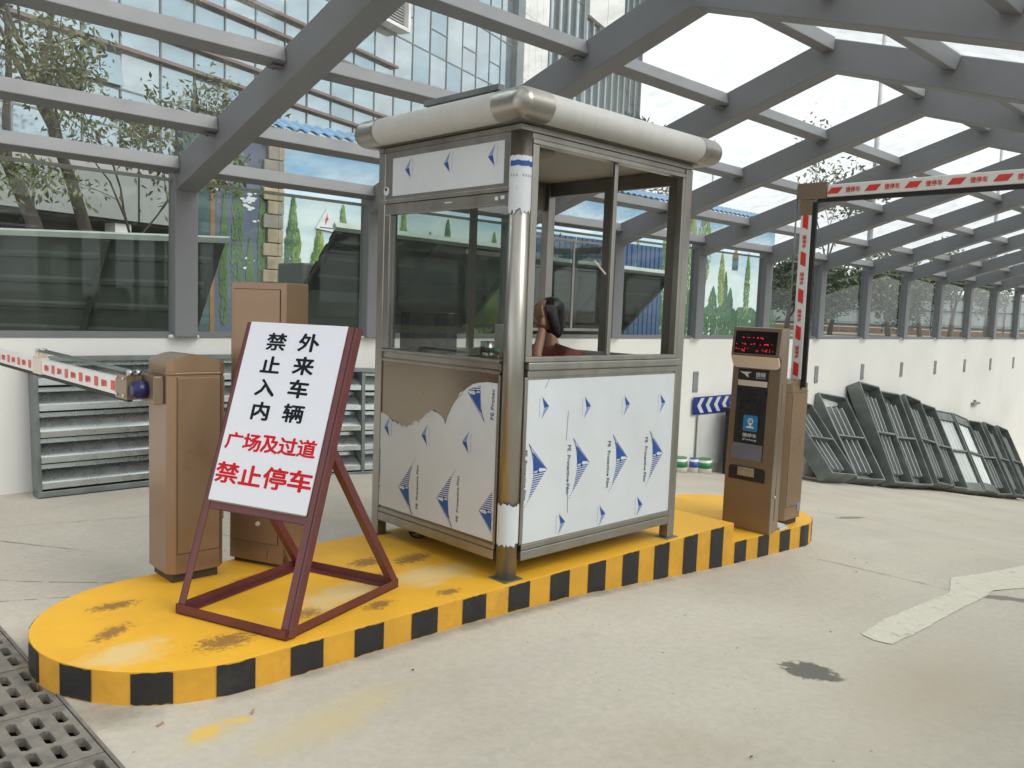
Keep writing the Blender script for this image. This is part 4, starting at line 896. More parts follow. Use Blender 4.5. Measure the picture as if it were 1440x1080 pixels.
# right arm: upright, folded horizontally over the near lane
ar = empty('boom_gate', (6.38, 3.29, .95), 'raised white barrier arm with red dashes folded flat over the near lane', 'boom gate', 'boom gates of the barrier machines')
RXA = 6.36
MB().box(RXA - .02, RXA + .02, 3.245, 3.335, .93, 2.40).build('beam', 'white', ar, bevel=.006)
MB().box(RXA - .02, RXA + .02, .15, 3.13, 2.44, 2.535).build('beam', 'white', ar, bevel=.006)
MB().box(RXA - .012, RXA + .012, 3.208, 3.244, .95, 2.41).build('rubber_strip', 'rubber', ar)
MB().box(RXA - .012, RXA + .012, .15, 3.208, 2.405, 2.4385).build('rubber_strip', 'rubber', ar)
b = MB(); b.box(RXA - .028, RXA + .028, 3.131, 3.375, 2.43, 2.56); b.build('fold_joint', 'brown2', ar, bevel=.004)
MB().box(RXA - .026, RXA + .026, 3.24, 3.345, 2.31, 2.428).build('fold_joint', 'brown2', ar, bevel=.004)
b = MB(); b.tube([(RXA, 3.385, 1.0), (RXA, 3.385, 2.54)], .007, 8); b.build('stay_rod', 'galvdk', ar)
dashes(lambda s, h: (RXA - .0225, 3.29 + h, s), 1.03, 2.26, ar, pitch=.292, d=.105, hh=.045, sk=.02)
s = 1.03 + .2
while s < 2.28: put_text('捷停车', 'red', frame((RXA - .0222, 3.29, s), (0, 0, -1), (0, -1, 0)), w=.10, h=.034, off=.015, parent=ar); s += .292
dashes(lambda s, h: (RXA - .0225, -s, 2.487 + h), -3.13, -.2, ar, pitch=.292, d=.09, hh=.045, sk=.035)
s = 3.13 - .205
while s > .3: put_text('捷停车', 'red', frame((RXA - .0222, s, 2.487), (0, -1, 0), (0, 0, 1)), w=.11, h=.040, off=.015, parent=ar); s -= .292

# ------------------------------------------------------------------ tall brown cabinet behind the sign
P_ = Vector((2.307, 4.166)); u_ = Vector((-.402, .916)).normalized(); v_ = Vector((u_.y, -u_.x))
cb = empty('ticket_cabinet', (2.25, 4.36, 0), 'tall brown metal cabinet standing behind the white notice board', 'cabinet')
mc = Matrix(((u_.x, v_.x, 0, P_.x), (u_.y, v_.y, 0, P_.y), (0, 0, 1, 0), (0, 0, 0, 1)))   # local: x along front, y depth
def CB(x0, x1, y0, y1, z0, z1): return MB().box(x0, x1, y0, y1, z0, z1, 0, mc)
CB(0, .375, 0, .20, .02, 1.588).build('housing', 'brown', cb, bevel=.006)
CB(.02, .355, .02, .18, .001, .02).build('plinth', 'browndk', cb)
CB(.036, .352, -.002, -.0004, .60, 1.552).build('door_gap', 'browndk', cb)
CB(.039, .349, -.006, -.0022, .603, 1.549).build('door', 'brown', cb, bevel=.002)
CB(.036, .352, -.002, -.0004, .13, .56).build('door_gap', 'browndk', cb)
CB(.039, .349, -.006, -.0022, .133, .557).build('door', 'brown', cb, bevel=.002)
MB().tube([mc @ Vector((.17, -.006, .24)), mc @ Vector((.17, -.014, .24))], .013, 14).build('door_lock', 'silver', cb)
CB(.11, .24, -.005, -.0004, .045, .105).build('coin_flap', 'brown', cb, bevel=.006)

# ------------------------------------------------------------------ notice board
sg = empty('notice_board', (2.1, 3.7, 0), 'white notice board with black and red characters on a maroon steel frame', 'notice board')
A_ = Vector((1.585, 3.87, 0)); B_ = Vector((1.817, 3.248, 0)); nn_ = Vector((.943, .331, 0)); e_ = (B_ - A_).normalized()
sd = (Vector((0, 0, 1.371)) + nn_ * .450).normalized(); WID = (B_ - A_).length
nf = e_.cross(sd)                                        # points to the viewer's side or away
if nf.dot(EYE - A_) < 0: nf = -nf
def SP(u, s, d=0): return A_ + e_ * u + sd * s + nf * d
def angle_iron(p, q, o1, o2, name='frame_bar', w=.045, t=.005):
    # L profile along p-q with legs towards o1 and o2
    b = MB(); p = Vector(p); q = Vector(q); o1 = Vector(o1).normalized(); o2 = Vector(o2).normalized()
    for a, c in ((o1, o2), (o2, o1)):
        v = [p, p + a * w, p + a * w + c * t, p + c * t]; v2 = [x + (q - p) for x in v]
        b.add([tuple(x) for x in v + v2], [(0, 1, 2, 3), (7, 6, 5, 4), (0, 4, 5, 1), (1, 5, 6, 2), (2, 6, 7, 3), (3, 7, 4, 0)])
    return b.build(name, 'maroon', sg)
up_ = Vector((0, 0, 1))
C_ = Vector((2.634, 3.535, 0)); D_ = A_ + (C_ - B_)
angle_iron(A_ + up_ * .004, B_ + up_ * .004, up_, nn_, 'base_bar'); angle_iron(B_ + up_ * .004, C_ + up_ * .004, up_, -e_, 'base_bar')
angle_iron(A_ + up_ * .004, D_ + up_ * .004, up_, e_, 'base_bar'); angle_iron(D_ + up_ * .004, C_ + up_ * .004, up_, -nn_, 'base_bar')
angle_iron(SP(0, .03), SP(0, 1.452), e_, -nf, 'leg', .042); angle_iron(SP(WID, .03), SP(WID, 1.452), -e_, -nf, 'leg', .042)
b = MB(); 
MB().add([tuple(SP(WID + .001, .02, -.045)), tuple(SP(WID + .001, 1.45, -.045)), tuple(SP(WID + .001, 1.45, .0)), tuple(SP(WID + .001, .02, 0)), tuple(SP(WID + .012, .02, -.045)), tuple(SP(WID + .012, 1.45, -.045)), tuple(SP(WID + .012, 1.45, 0)), tuple(SP(WID + .012, .02, 0))], [(0, 1, 2, 3), (7, 6, 5, 4), (0, 4, 5, 1), (1, 5, 6, 2), (2, 6, 7, 3), (3, 7, 4, 0)]).build('leg_web', 'maroon', sg)
angle_iron(SP(.04, .508, -.002), SP(WID - .04, .508, -.002), sd, -nf, 'cross_bar', .045)
angle_iron(SP(.04, 1.44, -.012), SP(WID - .04, 1.44, -.012), -sd, -nf, 'cross_bar', .04)
for base, uu in ((C_, WID), (D_, 0)):
    topp = SP(uu, .86, -.05); s_ = -1 if uu else 1
    b = MB(); b.bar(tuple(base + up_ * .03 + e_ * s_ * .02 - nn_ * .02), tuple(topp + e_ * s_ * .02), .042, .042, up=tuple(e_)); b.build('stay', 'maroon', sg, bevel=.002)
mb = frame(SP(0, 0, .003), e_, sd)
if (mb.to_3x3() @ Vector((0, 0, 1))).dot(nf) < 0: print('board frame flipped')
MB().box(.034, .626, .552, 1.452, 0, .006, 0, mb).build('board', 'board', sg)
MB().box(.036, .624, .546, .5515, .0, .007, 0, mb).build('board_edge', 'brown2', sg)
for ch, u, s, w, h, c, of in [('外', .422, 1.36, .118, .086, 'ink', .03), ('来', .421, 1.244, .118, .086, 'ink', .03), ('车', .421, 1.13, .112, .086, 'ink', .03), ('辆', .424, 1.01, .118, .086, 'ink', .025),
        ('禁', .223, 1.355, .118, .086, 'ink', .022), ('止', .220, 1.238, .112, .080, 'ink', .03), ('入', .221, 1.122, .116, .080, 'ink', .03), ('内', .225, 1.005, .100, .086, 'ink', .03),
        ('广', .108, .847, .100, .080, 'redink', .028), ('场', .220, .848, .105, .080, 'redink', .028), ('及', .330, .850, .100, .080, 'redink', .028), ('过', .438, .852, .105, .080, 'redink', .028), ('道', .549, .853, .105, .080, 'redink', .024),
        ('禁', .112, .690, .138, .098, 'redink', .022), ('止', .258, .692, .128, .092, 'redink', .028), ('停', .405, .695, .136, .100, 'redink', .022), ('车', .552, .700, .130, .096, 'redink', .028)]:
    put_text(ch, c, mb @ Matrix.Translation((u, s, .0065)), w=w, h=h, off=of, parent=sg, name='character')

# ------------------------------------------------------------------ ticket machine
tk = empty('ticket_machine', (5.94, 3.37, -.16), 'brown parking payment machine with red LED display at the right end of the island', 'ticket machine')
TX = 5.825; ty0, ty1 = 3.152, 3.565; zb = tl(5.9)
prof = [(zb + .002, 0), (zb + .47, 0), (zb + .50, .004), (1.15, .03), (1.175, .02), (1.205, -.012), (1.418, .012), (1.418, .23), (zb + .002, .23)]
SHR = lambda d: .055 if d > .1 else 0
b = MB(); v = [(TX + d, ty0 + SHR(d), z) for z, d in prof] + [(TX + d, ty1 + SHR(d), z) for z, d in prof]; n = len(prof)
b.add(v, [tuple(range(n)), tuple(reversed(range(n, 2 * n)))] + [(i, (i + 1) % n, n + (i + 1) % n, n + i) for i in range(n)]); b.build('housing', 'brown2', tk, bevel=.006)
def tplane(z): # x of the front face at height z
    for (za, da), (zb_, db) in zip(prof[:7], prof[1:7]):
        if za <= z <= zb_: return TX + lerp(da, db, (z - za) / (zb_ - za))
    return TX
def TF(y0, y1, z0, z1, name, mat, d=.004, proud=.0, bevel=.0, parent=tk):
    xa_, xb_ = tplane(z0) - proud, tplane(z1) - proud
    v = [(xa_, y0, z0), (xa_, y1, z0), (xb_, y1, z1), (xb_, y0, z1)]; v2 = [(p[0] - d, p[1], p[2]) for p in v]
    return MB().add(v2 + v, [(0, 3, 2, 1), (4, 5, 6, 7), (0, 1, 5, 4), (1, 2, 6, 5), (2, 3, 7, 6), (3, 0, 4, 7)]).build(name, mat, parent, bevel=bevel)
TF(3.185, 3.540, 1.217, 1.388, 'led_display', 'screen', .003)
# LED glyph fragments
b = MB()
for row, (zr, hh, dens) in enumerate(((1.338, .010, .2), (1.290, .012, .38), (1.245, .024, .55))):
    y = 3.525
    while y > 3.20:
        if R.random() < dens:
            for k in range(R.randint(1, 3)):
                w_ = R.uniform(.003, .014); q = R.uniform(-.4, .4) * hh; z = zr + q; xx = tplane(z) - .0042
                hh2 = R.choice((.0035, .0035, hh * .6)); ww = .003 if hh2 > .006 else w_
                b.box(xx - .0006, xx, y - ww, y, z - hh2 / 2, z + hh2 / 2)
        y -= .0125
b.build('led_dots', 'led', tk, kind='stuff')
b = MB()
y0_, y1_ = ty0 + .006, ty1 - .004
pts = [(y0_, 1.198), (y1_, 1.198)] + [(y1_ - .04 + .04 * math.cos(a), 1.165 + .04 * math.sin(a)) for a in [-i * PI / 12 for i in range(1, 7)]] + [(y0_ + .04 - .04 * math.sin(a), 1.165 - .04 * math.cos(a)) for a in [i * PI / 12 for i in range(0, 6)]]
pts = [(y, z - .02 if z < 1.19 else z) for y, z in pts]
v = [(tplane(z) - .016, y, z) for y, z in pts] + [(tplane(z) - .001, y, z) for y, z in pts]; n = len(pts)
b.add(v, [tuple(range(n)), tuple(reversed(range(n, 2 * n)))] + [(i, (i + 1) % n, n + (i + 1) % n, n + i) for i in range(n)]); b.build('visor', 'silver', tk, bevel=.002)
TF(3.250, 3.510, .392, 1.095, 'front_panel', 'darkplastic', .005, bevel=.001)
TF(3.255, 3.505, .965, 1.008, 'label_strip', 'silver', .003, .005)
TF(3.256, 3.516, .392, .518, 'lcd_screen', 'lcd', .003, .005)
for z0, z1, y0_, y1_ in ((.86, .863, 3.30, 3.46), (.66, .863, 3.297, 3.30), (.66, .863, 3.46, 3.463)): TF(y0_, y1_, z0, z1, 'reader_moulding', 'rubber', .006, .005)
TF(3.325, 3.43, .765, .835, 'card_reader', 'rubber', .004, .005)
b = MB(); cy_, cz_ = 3.372, .678; hs_ = .062; r_ = .014
pts = []
for sx, sz, a0 in ((1, 1, 0), (-1, 1, 90), (-1, -1, 180), (1, -1, 270)):
    for i in range(5): a = math.radians(a0 + 22.5 * i); pts.append((cy_ + sx * (hs_ - r_) + r_ * math.cos(a), cz_ + sz * (hs_ - r_) + r_ * math.sin(a)))
x_ = tplane(cz_) - .0062; b.poly([(tplane(z) - .0065, y, z) for y, z in pts]); b.build('app_badge', 'appblue', tk, fix=False)
b = MB(); 
def ring(cy, cz, r0, r1, n=18):
    for i in range(n):
        a, c = 2 * PI * i / n, 2 * PI * (i + 1) / n
        b.poly([(tplane(cz) - .0075, cy + rr * math.cos(t), cz + rr * math.sin(t)) for rr, t in ((r0, a), (r1, a), (r1, c), (r0, c))])
ring(3.372, .695, .016, .024)
b.poly([(tplane(.66) - .0075, 3.372 + a, .66 + c) for a, c in ((-.014, .016), (.014, .016), (0, -.008))]); b.poly([(tplane(.65) - .0076, 3.372 + a, .648 + c) for a, c in ((-.04, -.006), (.04, -.006), (.022, .008), (-.022, .008))]); b.build('badge_emblem', 'white', tk, fix=False)
xt = lambda z: tplane(z) - .0068
put_text('P', 'white', frame((xt(.695), 3.372, .695), (0, -1, 0), (0, 0, 1)), h=.018, off=.02, parent=tk)
put_text('捷停车', 'chevwhite', frame((xt(.585), 3.372, .585), (0, -1, 0), (0, 0, 1)), w=.12, h=.030, off=.012, parent=tk)
put_text('JParking', 'chevwhite', frame((xt(.55), 3.372, .550), (0, -1, 0), (0, 0, 1)), w=.12, h=.018, off=.01, parent=tk)
put_text('捷顺', 'chevwhite', frame((xt(1.06), 3.315, 1.058), (0, -1, 0), (0, 0, 1)), w=.082, h=.036, off=.012, parent=tk)
put_text('JIESHUN', 'chevwhite', frame((xt(1.03), 3.315, 1.030), (0, -1, 0), (0, 0, 1)), w=.080, h=.009, off=.01, parent=tk)
b = MB(); 
for w_ in (((.06, .018), (-.045, .018), (-.01, .004), (-.02, -.022), (.0, -.018), (.02, .0), (.035, .004)), ):
    b.poly([(xt(1.05), 3.435 + a, 1.055 + c) for a, c in w_])
b.build('wing_emblem', 'chevwhite', tk, fix=False)
b = MB(); pts = [(3.215, .232), (3.530, .232), (3.530, .30)] + [(3.505 + .025 * math.cos(a), .315 + .025 * math.sin(a)) for a in [i * PI / 10 for i in range(6)]] + [(3.24 - .025 * math.sin(a), .315 + .025 * math.cos(a)) for a in [i * PI / 10 for i in range(6)]]
b.poly([(tplane(z) - .0025, y, z) for y, z in pts]); b.build('slot_recess', 'rubber', tk, fix=False)
b = MB(); b.box(TX - .018, TX - .003, 3.305, 3.445, .268, .335); b.build('ticket_mouth', 'stone', tk, bevel=.003)
b = MB(); b.box(TX + .10, TX + .106, ty0 + .022, ty0 + .0235, zb + .1, 1.0); b.build('side_seam', 'browndk', tk)
b = MB(); b.tube([(TX + .07, ty0 + .017, .13), (TX + .07, ty0 + .004, .13)], .01, 10); b.build('side_lock', 'silver', tk)
pc = MB(); pc.box(6.08, 6.2, 3.20, 3.27, tl(6.1) + .001, tl(6.1) + .02, 0); pc.add([(6.1, 3.2, tl(6.1) + .021), (6.19, 3.21, tl(6.1) + .03), (6.16, 3.29, tl(6.1) + .045), (6.08, 3.26, tl(6.1) + .021)], [(0, 1, 2, 3)])
tag(pc.build('paper_scrap', 'chevwhite'), 'crumpled pale paper lying on the kerb between ticket machine and barrier box', 'paper')

# ------------------------------------------------------------------ louvre frames
def louvre(nm, label, mframe, mblade, style=0):
    t = empty(nm, (0, 0, 0), label, 'louvre', 'steel louvre frames leaning on the wall')
    Lx, Hh, D = 2.0, 1.12, .28 if style else .18
    for a in ((0, Lx, 0, .045), (0, Lx, Hh - .045, Hh)): MB().box(a[0], a[1], -D / 2, D / 2, a[2], a[3]).build('frame_rail', mframe, t, bevel=.004)
    for x in (0, Lx - .03): MB().box(x, x + .03, -D / 2, D / 2, .046, Hh - .046).build('frame_side', mframe, t, bevel=.004)
    MB().box(Lx / 2 - .02, Lx / 2 + .02, -D / 2 + .01, D / 2 - .02, .046, Hh - .046).build('divider', mframe, t, bevel=.003)
    MB().box(.031, Lx - .031, D / 2 - .012, D / 2 - .008, .046, Hh - .046).build('shade_backing', 'darkwall', t)  # added dark sheet, stands in for the wall's shade between the blades
    if style:
        for x0_, x1_ in ((.031, .21), (Lx - .23, Lx - .031)):
            MB().box(x0_, x1_, -D / 2 + .02 if style == 2 else D / 2 - .05, D / 2 - .015, .047, Hh - .047).build('end_box', mframe, t, bevel=.003)
    if style == 1:
        for bay in range(2):
            x0_ = .212 if bay == 0 else Lx / 2 + .021; x1_ = Lx / 2 - .021 if bay == 0 else Lx - .232
            for k in range(4): MB().box(x0_, x1_, -.05, .06, .20 + k * .22, .222 + k * .22).build('blade', mblade, t, bevel=.002)
        return t
    bl_ = None
    for bay in range(2):
        x0_ = (.215 if style and bay == 0 else .035 + bay * (Lx / 2 - .012)); x1_ = .035 + bay * (Lx / 2 - .012) + Lx / 2 - .062
        for k in range(5):
            z = .06 + k * .207
            if bl_ is None:
                b = MB(); pr = [(-.070, .0), (-.070, .045), (-.060, .052), (.035, .150), (.045, .150), (.045, .19), (.042, .19), (.040, .155), (.033, .155), (-.064, .058), (-.0735, .047), (-.0735, 0)]
                w_ = x1_ - x0_; v = [(0, y, z_) for y, z_ in pr] + [(w_, y, z_) for y, z_ in pr]; n = len(pr)
                b.add(v, [tuple(range(n)), tuple(reversed(range(n, 2 * n)))] + [(i, (i + 1) % n, n + (i + 1) % n, n + i) for i in range(n)])
                bl_ = b.build('blade', mblade, None); me_ = bl_.data; bpy.data.objects.remove(bl_); bl_ = me_
            share('blade', bl_, Matrix.Translation((x0_, 0, z)) @ Matrix.Rotation(R.uniform(-.04, .04), 4, 'X'), t)
    return t
lv = louvre('louvre_frame', 'galvanised louvre frame leaning on the white wall behind the lowered arm', 'galvdk', 'galv')
def place(o, mtx): o.matrix_world = mtx
th = math.atan2(.11, 1.10)
def standing(x, yb, zb_, rot=0): return Matrix.Translation((x, yb, zb_)) @ Matrix.Rotation(rot, 4, 'Z') @ Matrix.Rotation(-th, 4, 'X')
place(lv, standing(1.895, 7.36, -.14, -.02))
l2 = copy_tree(lv); l2['label'] = 'galvanised louvre frame on the white wall seen between brown cabinet and booth'; place(l2, standing(3.93, 7.36, -.25, -.01) @ Matrix.Rotation(.05, 4, 'Y'))
lr = louvre('louvre_frame', 'x', 'galvgrn', 'galvrod', 1)
lb = louvre('louvre_frame', 'x', 'galvgrn', 'galvrod', 2)
TT = [(14.15, -.10, -.30), (15.45, .02, 0), (16.80, .20, .25), (17.95, .0, .5), (19.05, -.2, .75), (20.15, -.42, .8), (21.3, -.62, .85), (22.4, -.83, .95), (23.5, -1.0, 1.1), (24.65, -1.18, 1.2), (25.8, -1.38, 1.2)]
NM = ['half hidden by the barrier box', 'just right of the half hidden one', 'tallest of the row', 'just right of the tallest', 'second to the right of the tallest', 'just left of the first bright bladed one',
      'first one with bright silver blades', 'second one with bright silver blades, more tilted', 'third from the far end of the row', 'last but one in the row', 'at the far right end of the row']
first = {id(lr): True, id(lb): True}
for k, ((x, zt, dx), nm) in enumerate(zip(TT, NM)):
    src = lb if k in (6, 7) else lr
    o = src if first[id(src)] else copy_tree(src); first[id(src)] = False
    xb = x - .28; B0 = Vector((xb, 6.62, gz(xb) + .03)); T0 = Vector((x, 7.46, zt - .26))
    sl_ = gz(xb + .6) - gz(xb - .6); side = Vector((1.2, 0, sl_)).normalized()
    ax = (T0 - B0); ax = (ax - side * ax.dot(side)).normalized(); B0 = B0 + side * 1.064; side = -side; yv = side.cross(ax)
    m = Matrix(((ax.x, yv.x, side.x, B0.x), (ax.y, yv.y, side.y, B0.y), (ax.z, yv.z, side.z, B0.z), (0, 0, 0, 1)))
    m = m @ Matrix.Diagonal(((T0 - B0).length / 2.0, 1.0, .95, 1)) @ Matrix.Rotation((.03, -.08, .02, -.05, .05)[k % 5], 4, 'X') @ Matrix.Rotation((.0, .03, -.02)[k % 3], 4, 'Y')
    place(o, m @ Matrix.Translation((0, -.10 + .02 * (k % 2), 0)))
    o['label'] = 'dark steel louvre frame stood on end, ' + nm
    o['group'] = 'louvre frames stood on end along the ramp wall'

# chevron sign, black board and paint tins by the wall
cs = empty('chevron_sign', (11.8, 7.57, .03), 'blue and white chevron sign leaning on the wall behind the ticket machine', 'chevron sign')
MB().box(11.30, 12.55, 7.545, 7.555, -.085, .195).build('sign_plate', 'chevblue', cs)
for k in range(5):
    x = 11.40 + k * .24; b = MB(); zc = .055; 
    b.poly([(x, 7.5435, zc), (x + .10, 7.5435, zc + .12), (x + .20, 7.5435, zc + .12), (x + .10, 7.5435, zc), (x + .20, 7.5435, zc - .12), (x + .10, 7.5435, zc - .12)]); b.build('chevron', 'chevwhite', cs, fix=False)
MB().box(11.45, 12.45, 7.54, 7.553, -.93, -.10).build('sign_leg', 'panelwhite', cs)
tb = empty('wheeled_bin', (12.35, 7.1, gz(12.3)), 'black bin standing by the wall behind the ticket machine', 'bin')
b = MB(); z0 = gz(12.2); b.prism([(12.0, 6.95), (12.6, 6.95), (12.6, 7.4), (12.0, 7.4)], z0 + .02, z0 + 1.05); b.build('bin_body', 'rubber', tb, bevel=.02)
MB().box(11.97, 12.63, 6.92, 7.43, z0 + 1.051, z0 + 1.12).build('lid', 'darkplastic', tb, bevel=.015)
MB().box(11.99, 12.61, 6.93, 6.948, z0 + .62, z0 + .66).build('rim', 'darkplastic', tb)
for k, (x, m_, lab) in enumerate(((10.72, 'green', 'white and green paint tin by the wall, leftmost of three'), (11.10, 'canblue', 'white and blue paint tin by the wall, between two green ones'), (11.40, 'green', 'white and green paint tin by the wall, nearest the black bin'))):
    zz = gz(x); o = empty('paint_tin', (x, 7.35, zz), lab, 'paint tin', 'paint tins by the wall'); r_ = .12 if k != 1 else .07
    cylz(x, 7.35, r_, zz + .002, zz + .22, 20).build('tin_body', 'white', o); cylz(x, 7.35, r_ * 1.02, zz + .09, zz + .18, 20).build('paper_band', m_, o); cylz(x, 7.35, r_ * .9, zz + .221, zz + .235, 20).build('lid', m_, o)
# cigarette ends, twigs
for (x, y, a, lab) in ((1.222, 3.13, .5, 'cigarette end on the concrete in front of the island nose, nearer the drain'), (1.535, 2.999, .9, 'cigarette end on the concrete in front of the island, beside the yellow smear')):
    b = MB(); d = Vector((math.cos(a), math.sin(a), 0)) * .016; c = Vector((x, y, gz(x) + .006)); b.tube([c - d, c + d * .3, c + d], .004, 8); tag(b.build('cigarette_end', 'cig'), lab, 'cigarette end', 'cigarette ends on the road')
b = MB()
for k in range(130):
    x = R.uniform(.9, 12); y = R.uniform(.3, 7.3)
    if 3.1 < y < 4.6 and x < 7.2: continue
    if x < 1.05: continue
    q = R.uniform(.003, .009) * (1 + x * .08); a = R.uniform(0, 6); z = gz(x) + .0045
    b.poly([(x + q * R.uniform(.5, 1.6) * math.cos(a + t), y + q * R.uniform(.3, .8) * math.sin(a + t), z + R.uniform(0, .004)) for t in (0, 1.2, 2.5, 3.6, 5)], R.choice((0, 0, 1, 2)))
b.build('leaf_crumbs', ['leaf3', 'crack', 'chevwhite'], kind='stuff', fix=False)

# ------------------------------------------------------------------ hoarding sheets behind the glass
def hoarding(name, label, TL, TR, down, group='leaning hoarding sheets'):
    TL, TR, down = Vector(TL), Vector(TR), Vector(down); o = empty(name, tuple((TL + TR) / 2), label, 'hoarding', group)
    L = (TR - TL).length; dx = (TR - TL) / L; H = down.length; dn = down / H; nrm = dx.cross(dn).normalized()
    if nrm.dot(EYE - TL) < 0: nrm = -nrm
    def P(a, h, d): return tuple(TL + dx * a + dn * h + nrm * d)
    # corrugated sheet, ribs run horizontally
    b = MB(); prof_ = []; h = 0
    while h < H:
        for dh, d in ((0, 0), (.20, 0), (.225, .022), (.265, .022), (.29, 0)):
            if h + dh <= H: prof_.append((h + dh, d))
        h += .29
    v = []
    for h, d in prof_: v += [P(0, h, d), P(L, h, d)]
    for h, d in reversed(prof_): v += [P(0, h, d - .006), P(L, h, d - .006)]
    n = len(v) // 2
    b.add(v, [(2 * i, 2 * i + 1, 2 * i + 3, 2 * i + 2) for i in range(n - 1)] + [(2 * n - 2, 2 * n - 1, 1, 0)]); b.build('corrugated_sheet', 'hoard', o)
    t = MB(); t.add([P(-.03, -.03, -.03), P(L + .03, -.03, -.03), P(L + .03, .03, -.03), P(-.03, .03, -.03), P(-.03, -.03, .05), P(L + .03, -.03, .05), P(L + .03, .03, .05), P(-.03, .03, .05)], [(0, 1, 2, 3), (7, 6, 5, 4), (0, 4, 5, 1), (1, 5, 6, 2), (2, 6, 7, 3), (3, 7, 4, 0)]); t.build('top_trim', 'hoardwhite', o)
    a = .0; k = max(1, round(L / 1.35))
    for i in range(k + 1):
        a = lerp(.03, L - .03, i / k); w = .035
        t = MB(); t.add([P(a - w, .04, .023), P(a + w, .04, .023), P(a + w, H, .023), P(a - w, H, .023), P(a - w, .04, .075), P(a + w, .04, .075), P(a + w, H, .075), P(a - w, H, .075)], [(0, 1, 2, 3), (7, 6, 5, 4), (0, 4, 5, 1), (1, 5, 6, 2), (2, 6, 7, 3), (3, 7, 4, 0)]); t.build('frame_post', 'hoarddk', o)
    return o
hoarding('hoarding_sheet', 'dark grey green hoarding sheet with pale top edge at the far left behind the glass', (1.4, 10.84, 2.09), (3.96, 8.4, 2.09), (-.12, .6, -1.2))
hoarding('hoarding_sheet', 'dark grey green hoarding sheet with pale top edge seen through the booth window', (5.28, 8.42, 2.35), (8.25, 8.42, 2.30), (0, 1.55, -1.43))
hoarding('hoarding_sheet', 'olive hoarding sheet in front of the blue one behind the booth', (8.75, 8.42, 2.20), (11.75, 8.42, 2.16), (0, 1.35, -1.28))
bh = empty('blue_hoarding', (11.5, 10.1, .9), 'upright blue corrugated hoarding behind the booth', 'hoarding')
for k in range(5):
    x = 9.5 + k * .86; b = MB()
    for i in range(6): b.box(x + i * .14, x + i * .14 + .09, 10.08, 10.10, .9, 2.78); b.box(x + i * .14 + .09, x + i * .14 + .14, 10.095, 10.11, .9, 2.78)
    b.build('corrugated_panel', 'hoardblue', bh)
MB().box(5.3, 6.2, 9.2, 9.8, .9, 1.95).build('metal_box', 'hoard', bevel=.02)
tag(bpy.data.objects['metal_box'], 'dark green metal box outside the glass above the tall brown cabinet', 'metal box')

# ------------------------------------------------------------------ painted wall
mw = empty('painted_wall', (13, 12, .9), 'garden wall painted with sky, cypresses and shrubs under a blue tiled coping', 'wall')
MB().box(6.47, 21.45, 12, 12.25, .9, 4.02).build('wall_body', 'muralsky', mw)
MB().box(5.0, 6.46, 12.0, 12.25, .9, 3.9).build('wall_body', 'navy', mw)
MB().box(5.0, 5.40, 11.985, 11.998, .9, 3.9).build('painted_window', 'teal', mw)
MB().box(5.405, 5.475, 11.98, 11.998, .9, 3.9).build('painted_post', 'ochre', mw)
z = .92; k = 0
while z < 3.95:
    h = .205 + R.uniform(-.012, .012); wd = .02 if k % 2 else -.05
    MB().box(6.27 + wd, 6.455 + R.uniform(0, .01), 11.94, 11.998, z, z + h - .012).build('stone', R.choice(('stone', 'stone', 'stoneg')), mw, bevel=.012)
    MB().box(6.462, 6.56 + R.uniform(-.01, .01), 11.945, 11.998, z, z + h - .012).build('stone', R.choice(('stone', 'stone', 'stoneg')), mw, bevel=.012); z += h; k += 1
tile = None; x = 6.05; k = 0
while x < 21.4:
    if tile is None:
        b = MB(); n = 8
        for i in range(n):
            a, c = PI * i / n, PI * (i + 1) / n
            b.add([(.085 + .085 * math.cos(t), y, .06 * math.sin(t) + (.0 if y < 0 else .22)) for t in (a, c) for y in (-.28, .25)], [(0, 1, 3, 2)], 0, True)
        b.box(.17, .205, -.27, .25, .0, .01); o_ = b.build('tile', 'tile', None); tile = o_.data; bpy.data.objects.remove(o_)
    share('tile', tile, Matrix.Translation((x, 12.1, 4.04)), mw); x += .205; k += 1
MB().box(6.05, 21.45, 11.85, 12.35, 4.0, 4.035).build('coping_board', 'tile', mw)
def painted_tree(x, z0, h, w, tones, n=150, shape='cone', name='painted_tree'):
    b = MB(); y = 11.994; ml = sorted(set(tones)); 
    for k in range(int(n * 2.6)):
        t = R.random() ** .8
        if shape == 'cone': ww = w * (1 - t) ** .8 * (.9 + .1 * math.sin(t * 20))
        elif shape == 'cypress': ww = w * math.sin(PI * min(1, .12 + t * .9)) ** .7
        else: ww = w * math.sqrt(max(0, 1 - (2 * t - 1) ** 2))
        px = x + R.uniform(-.5, .5) * ww; pz = z0 + h * t; q = .016 + .034 * R.random() * (w + .3)
        a0 = R.uniform(0, 6); px = x + (px - x) * 1.0
        ci = tones[min(len(tones) - 1, max(0, int((.5 - (px - x) / max(.05, ww) * .6 + R.uniform(-.35, .35)) * len(tones))))]
        b.poly([(px + q * .6 * math.cos(a0 + 2 * PI * i / 6) * R.uniform(.7, 1.2), y - k * .000012, min(3.98, pz + q * 1.3 * math.sin(a0 + 2 * PI * i / 6) * R.uniform(.7, 1.2))) for i in range(6)], ml.index(ci))
    b.build(name, ['mt%d' % i for i in ml], mw, fix=False)
for (x, h) in ((5.62, 1.9), (5.83, 2.9), (6.03, 1.3), (6.22, 2.1)): painted_tree(x, 1.1, min(h, 2.75), .13 + .05 * (h > 2.5), (4, 0, 4), 200, 'cypress')
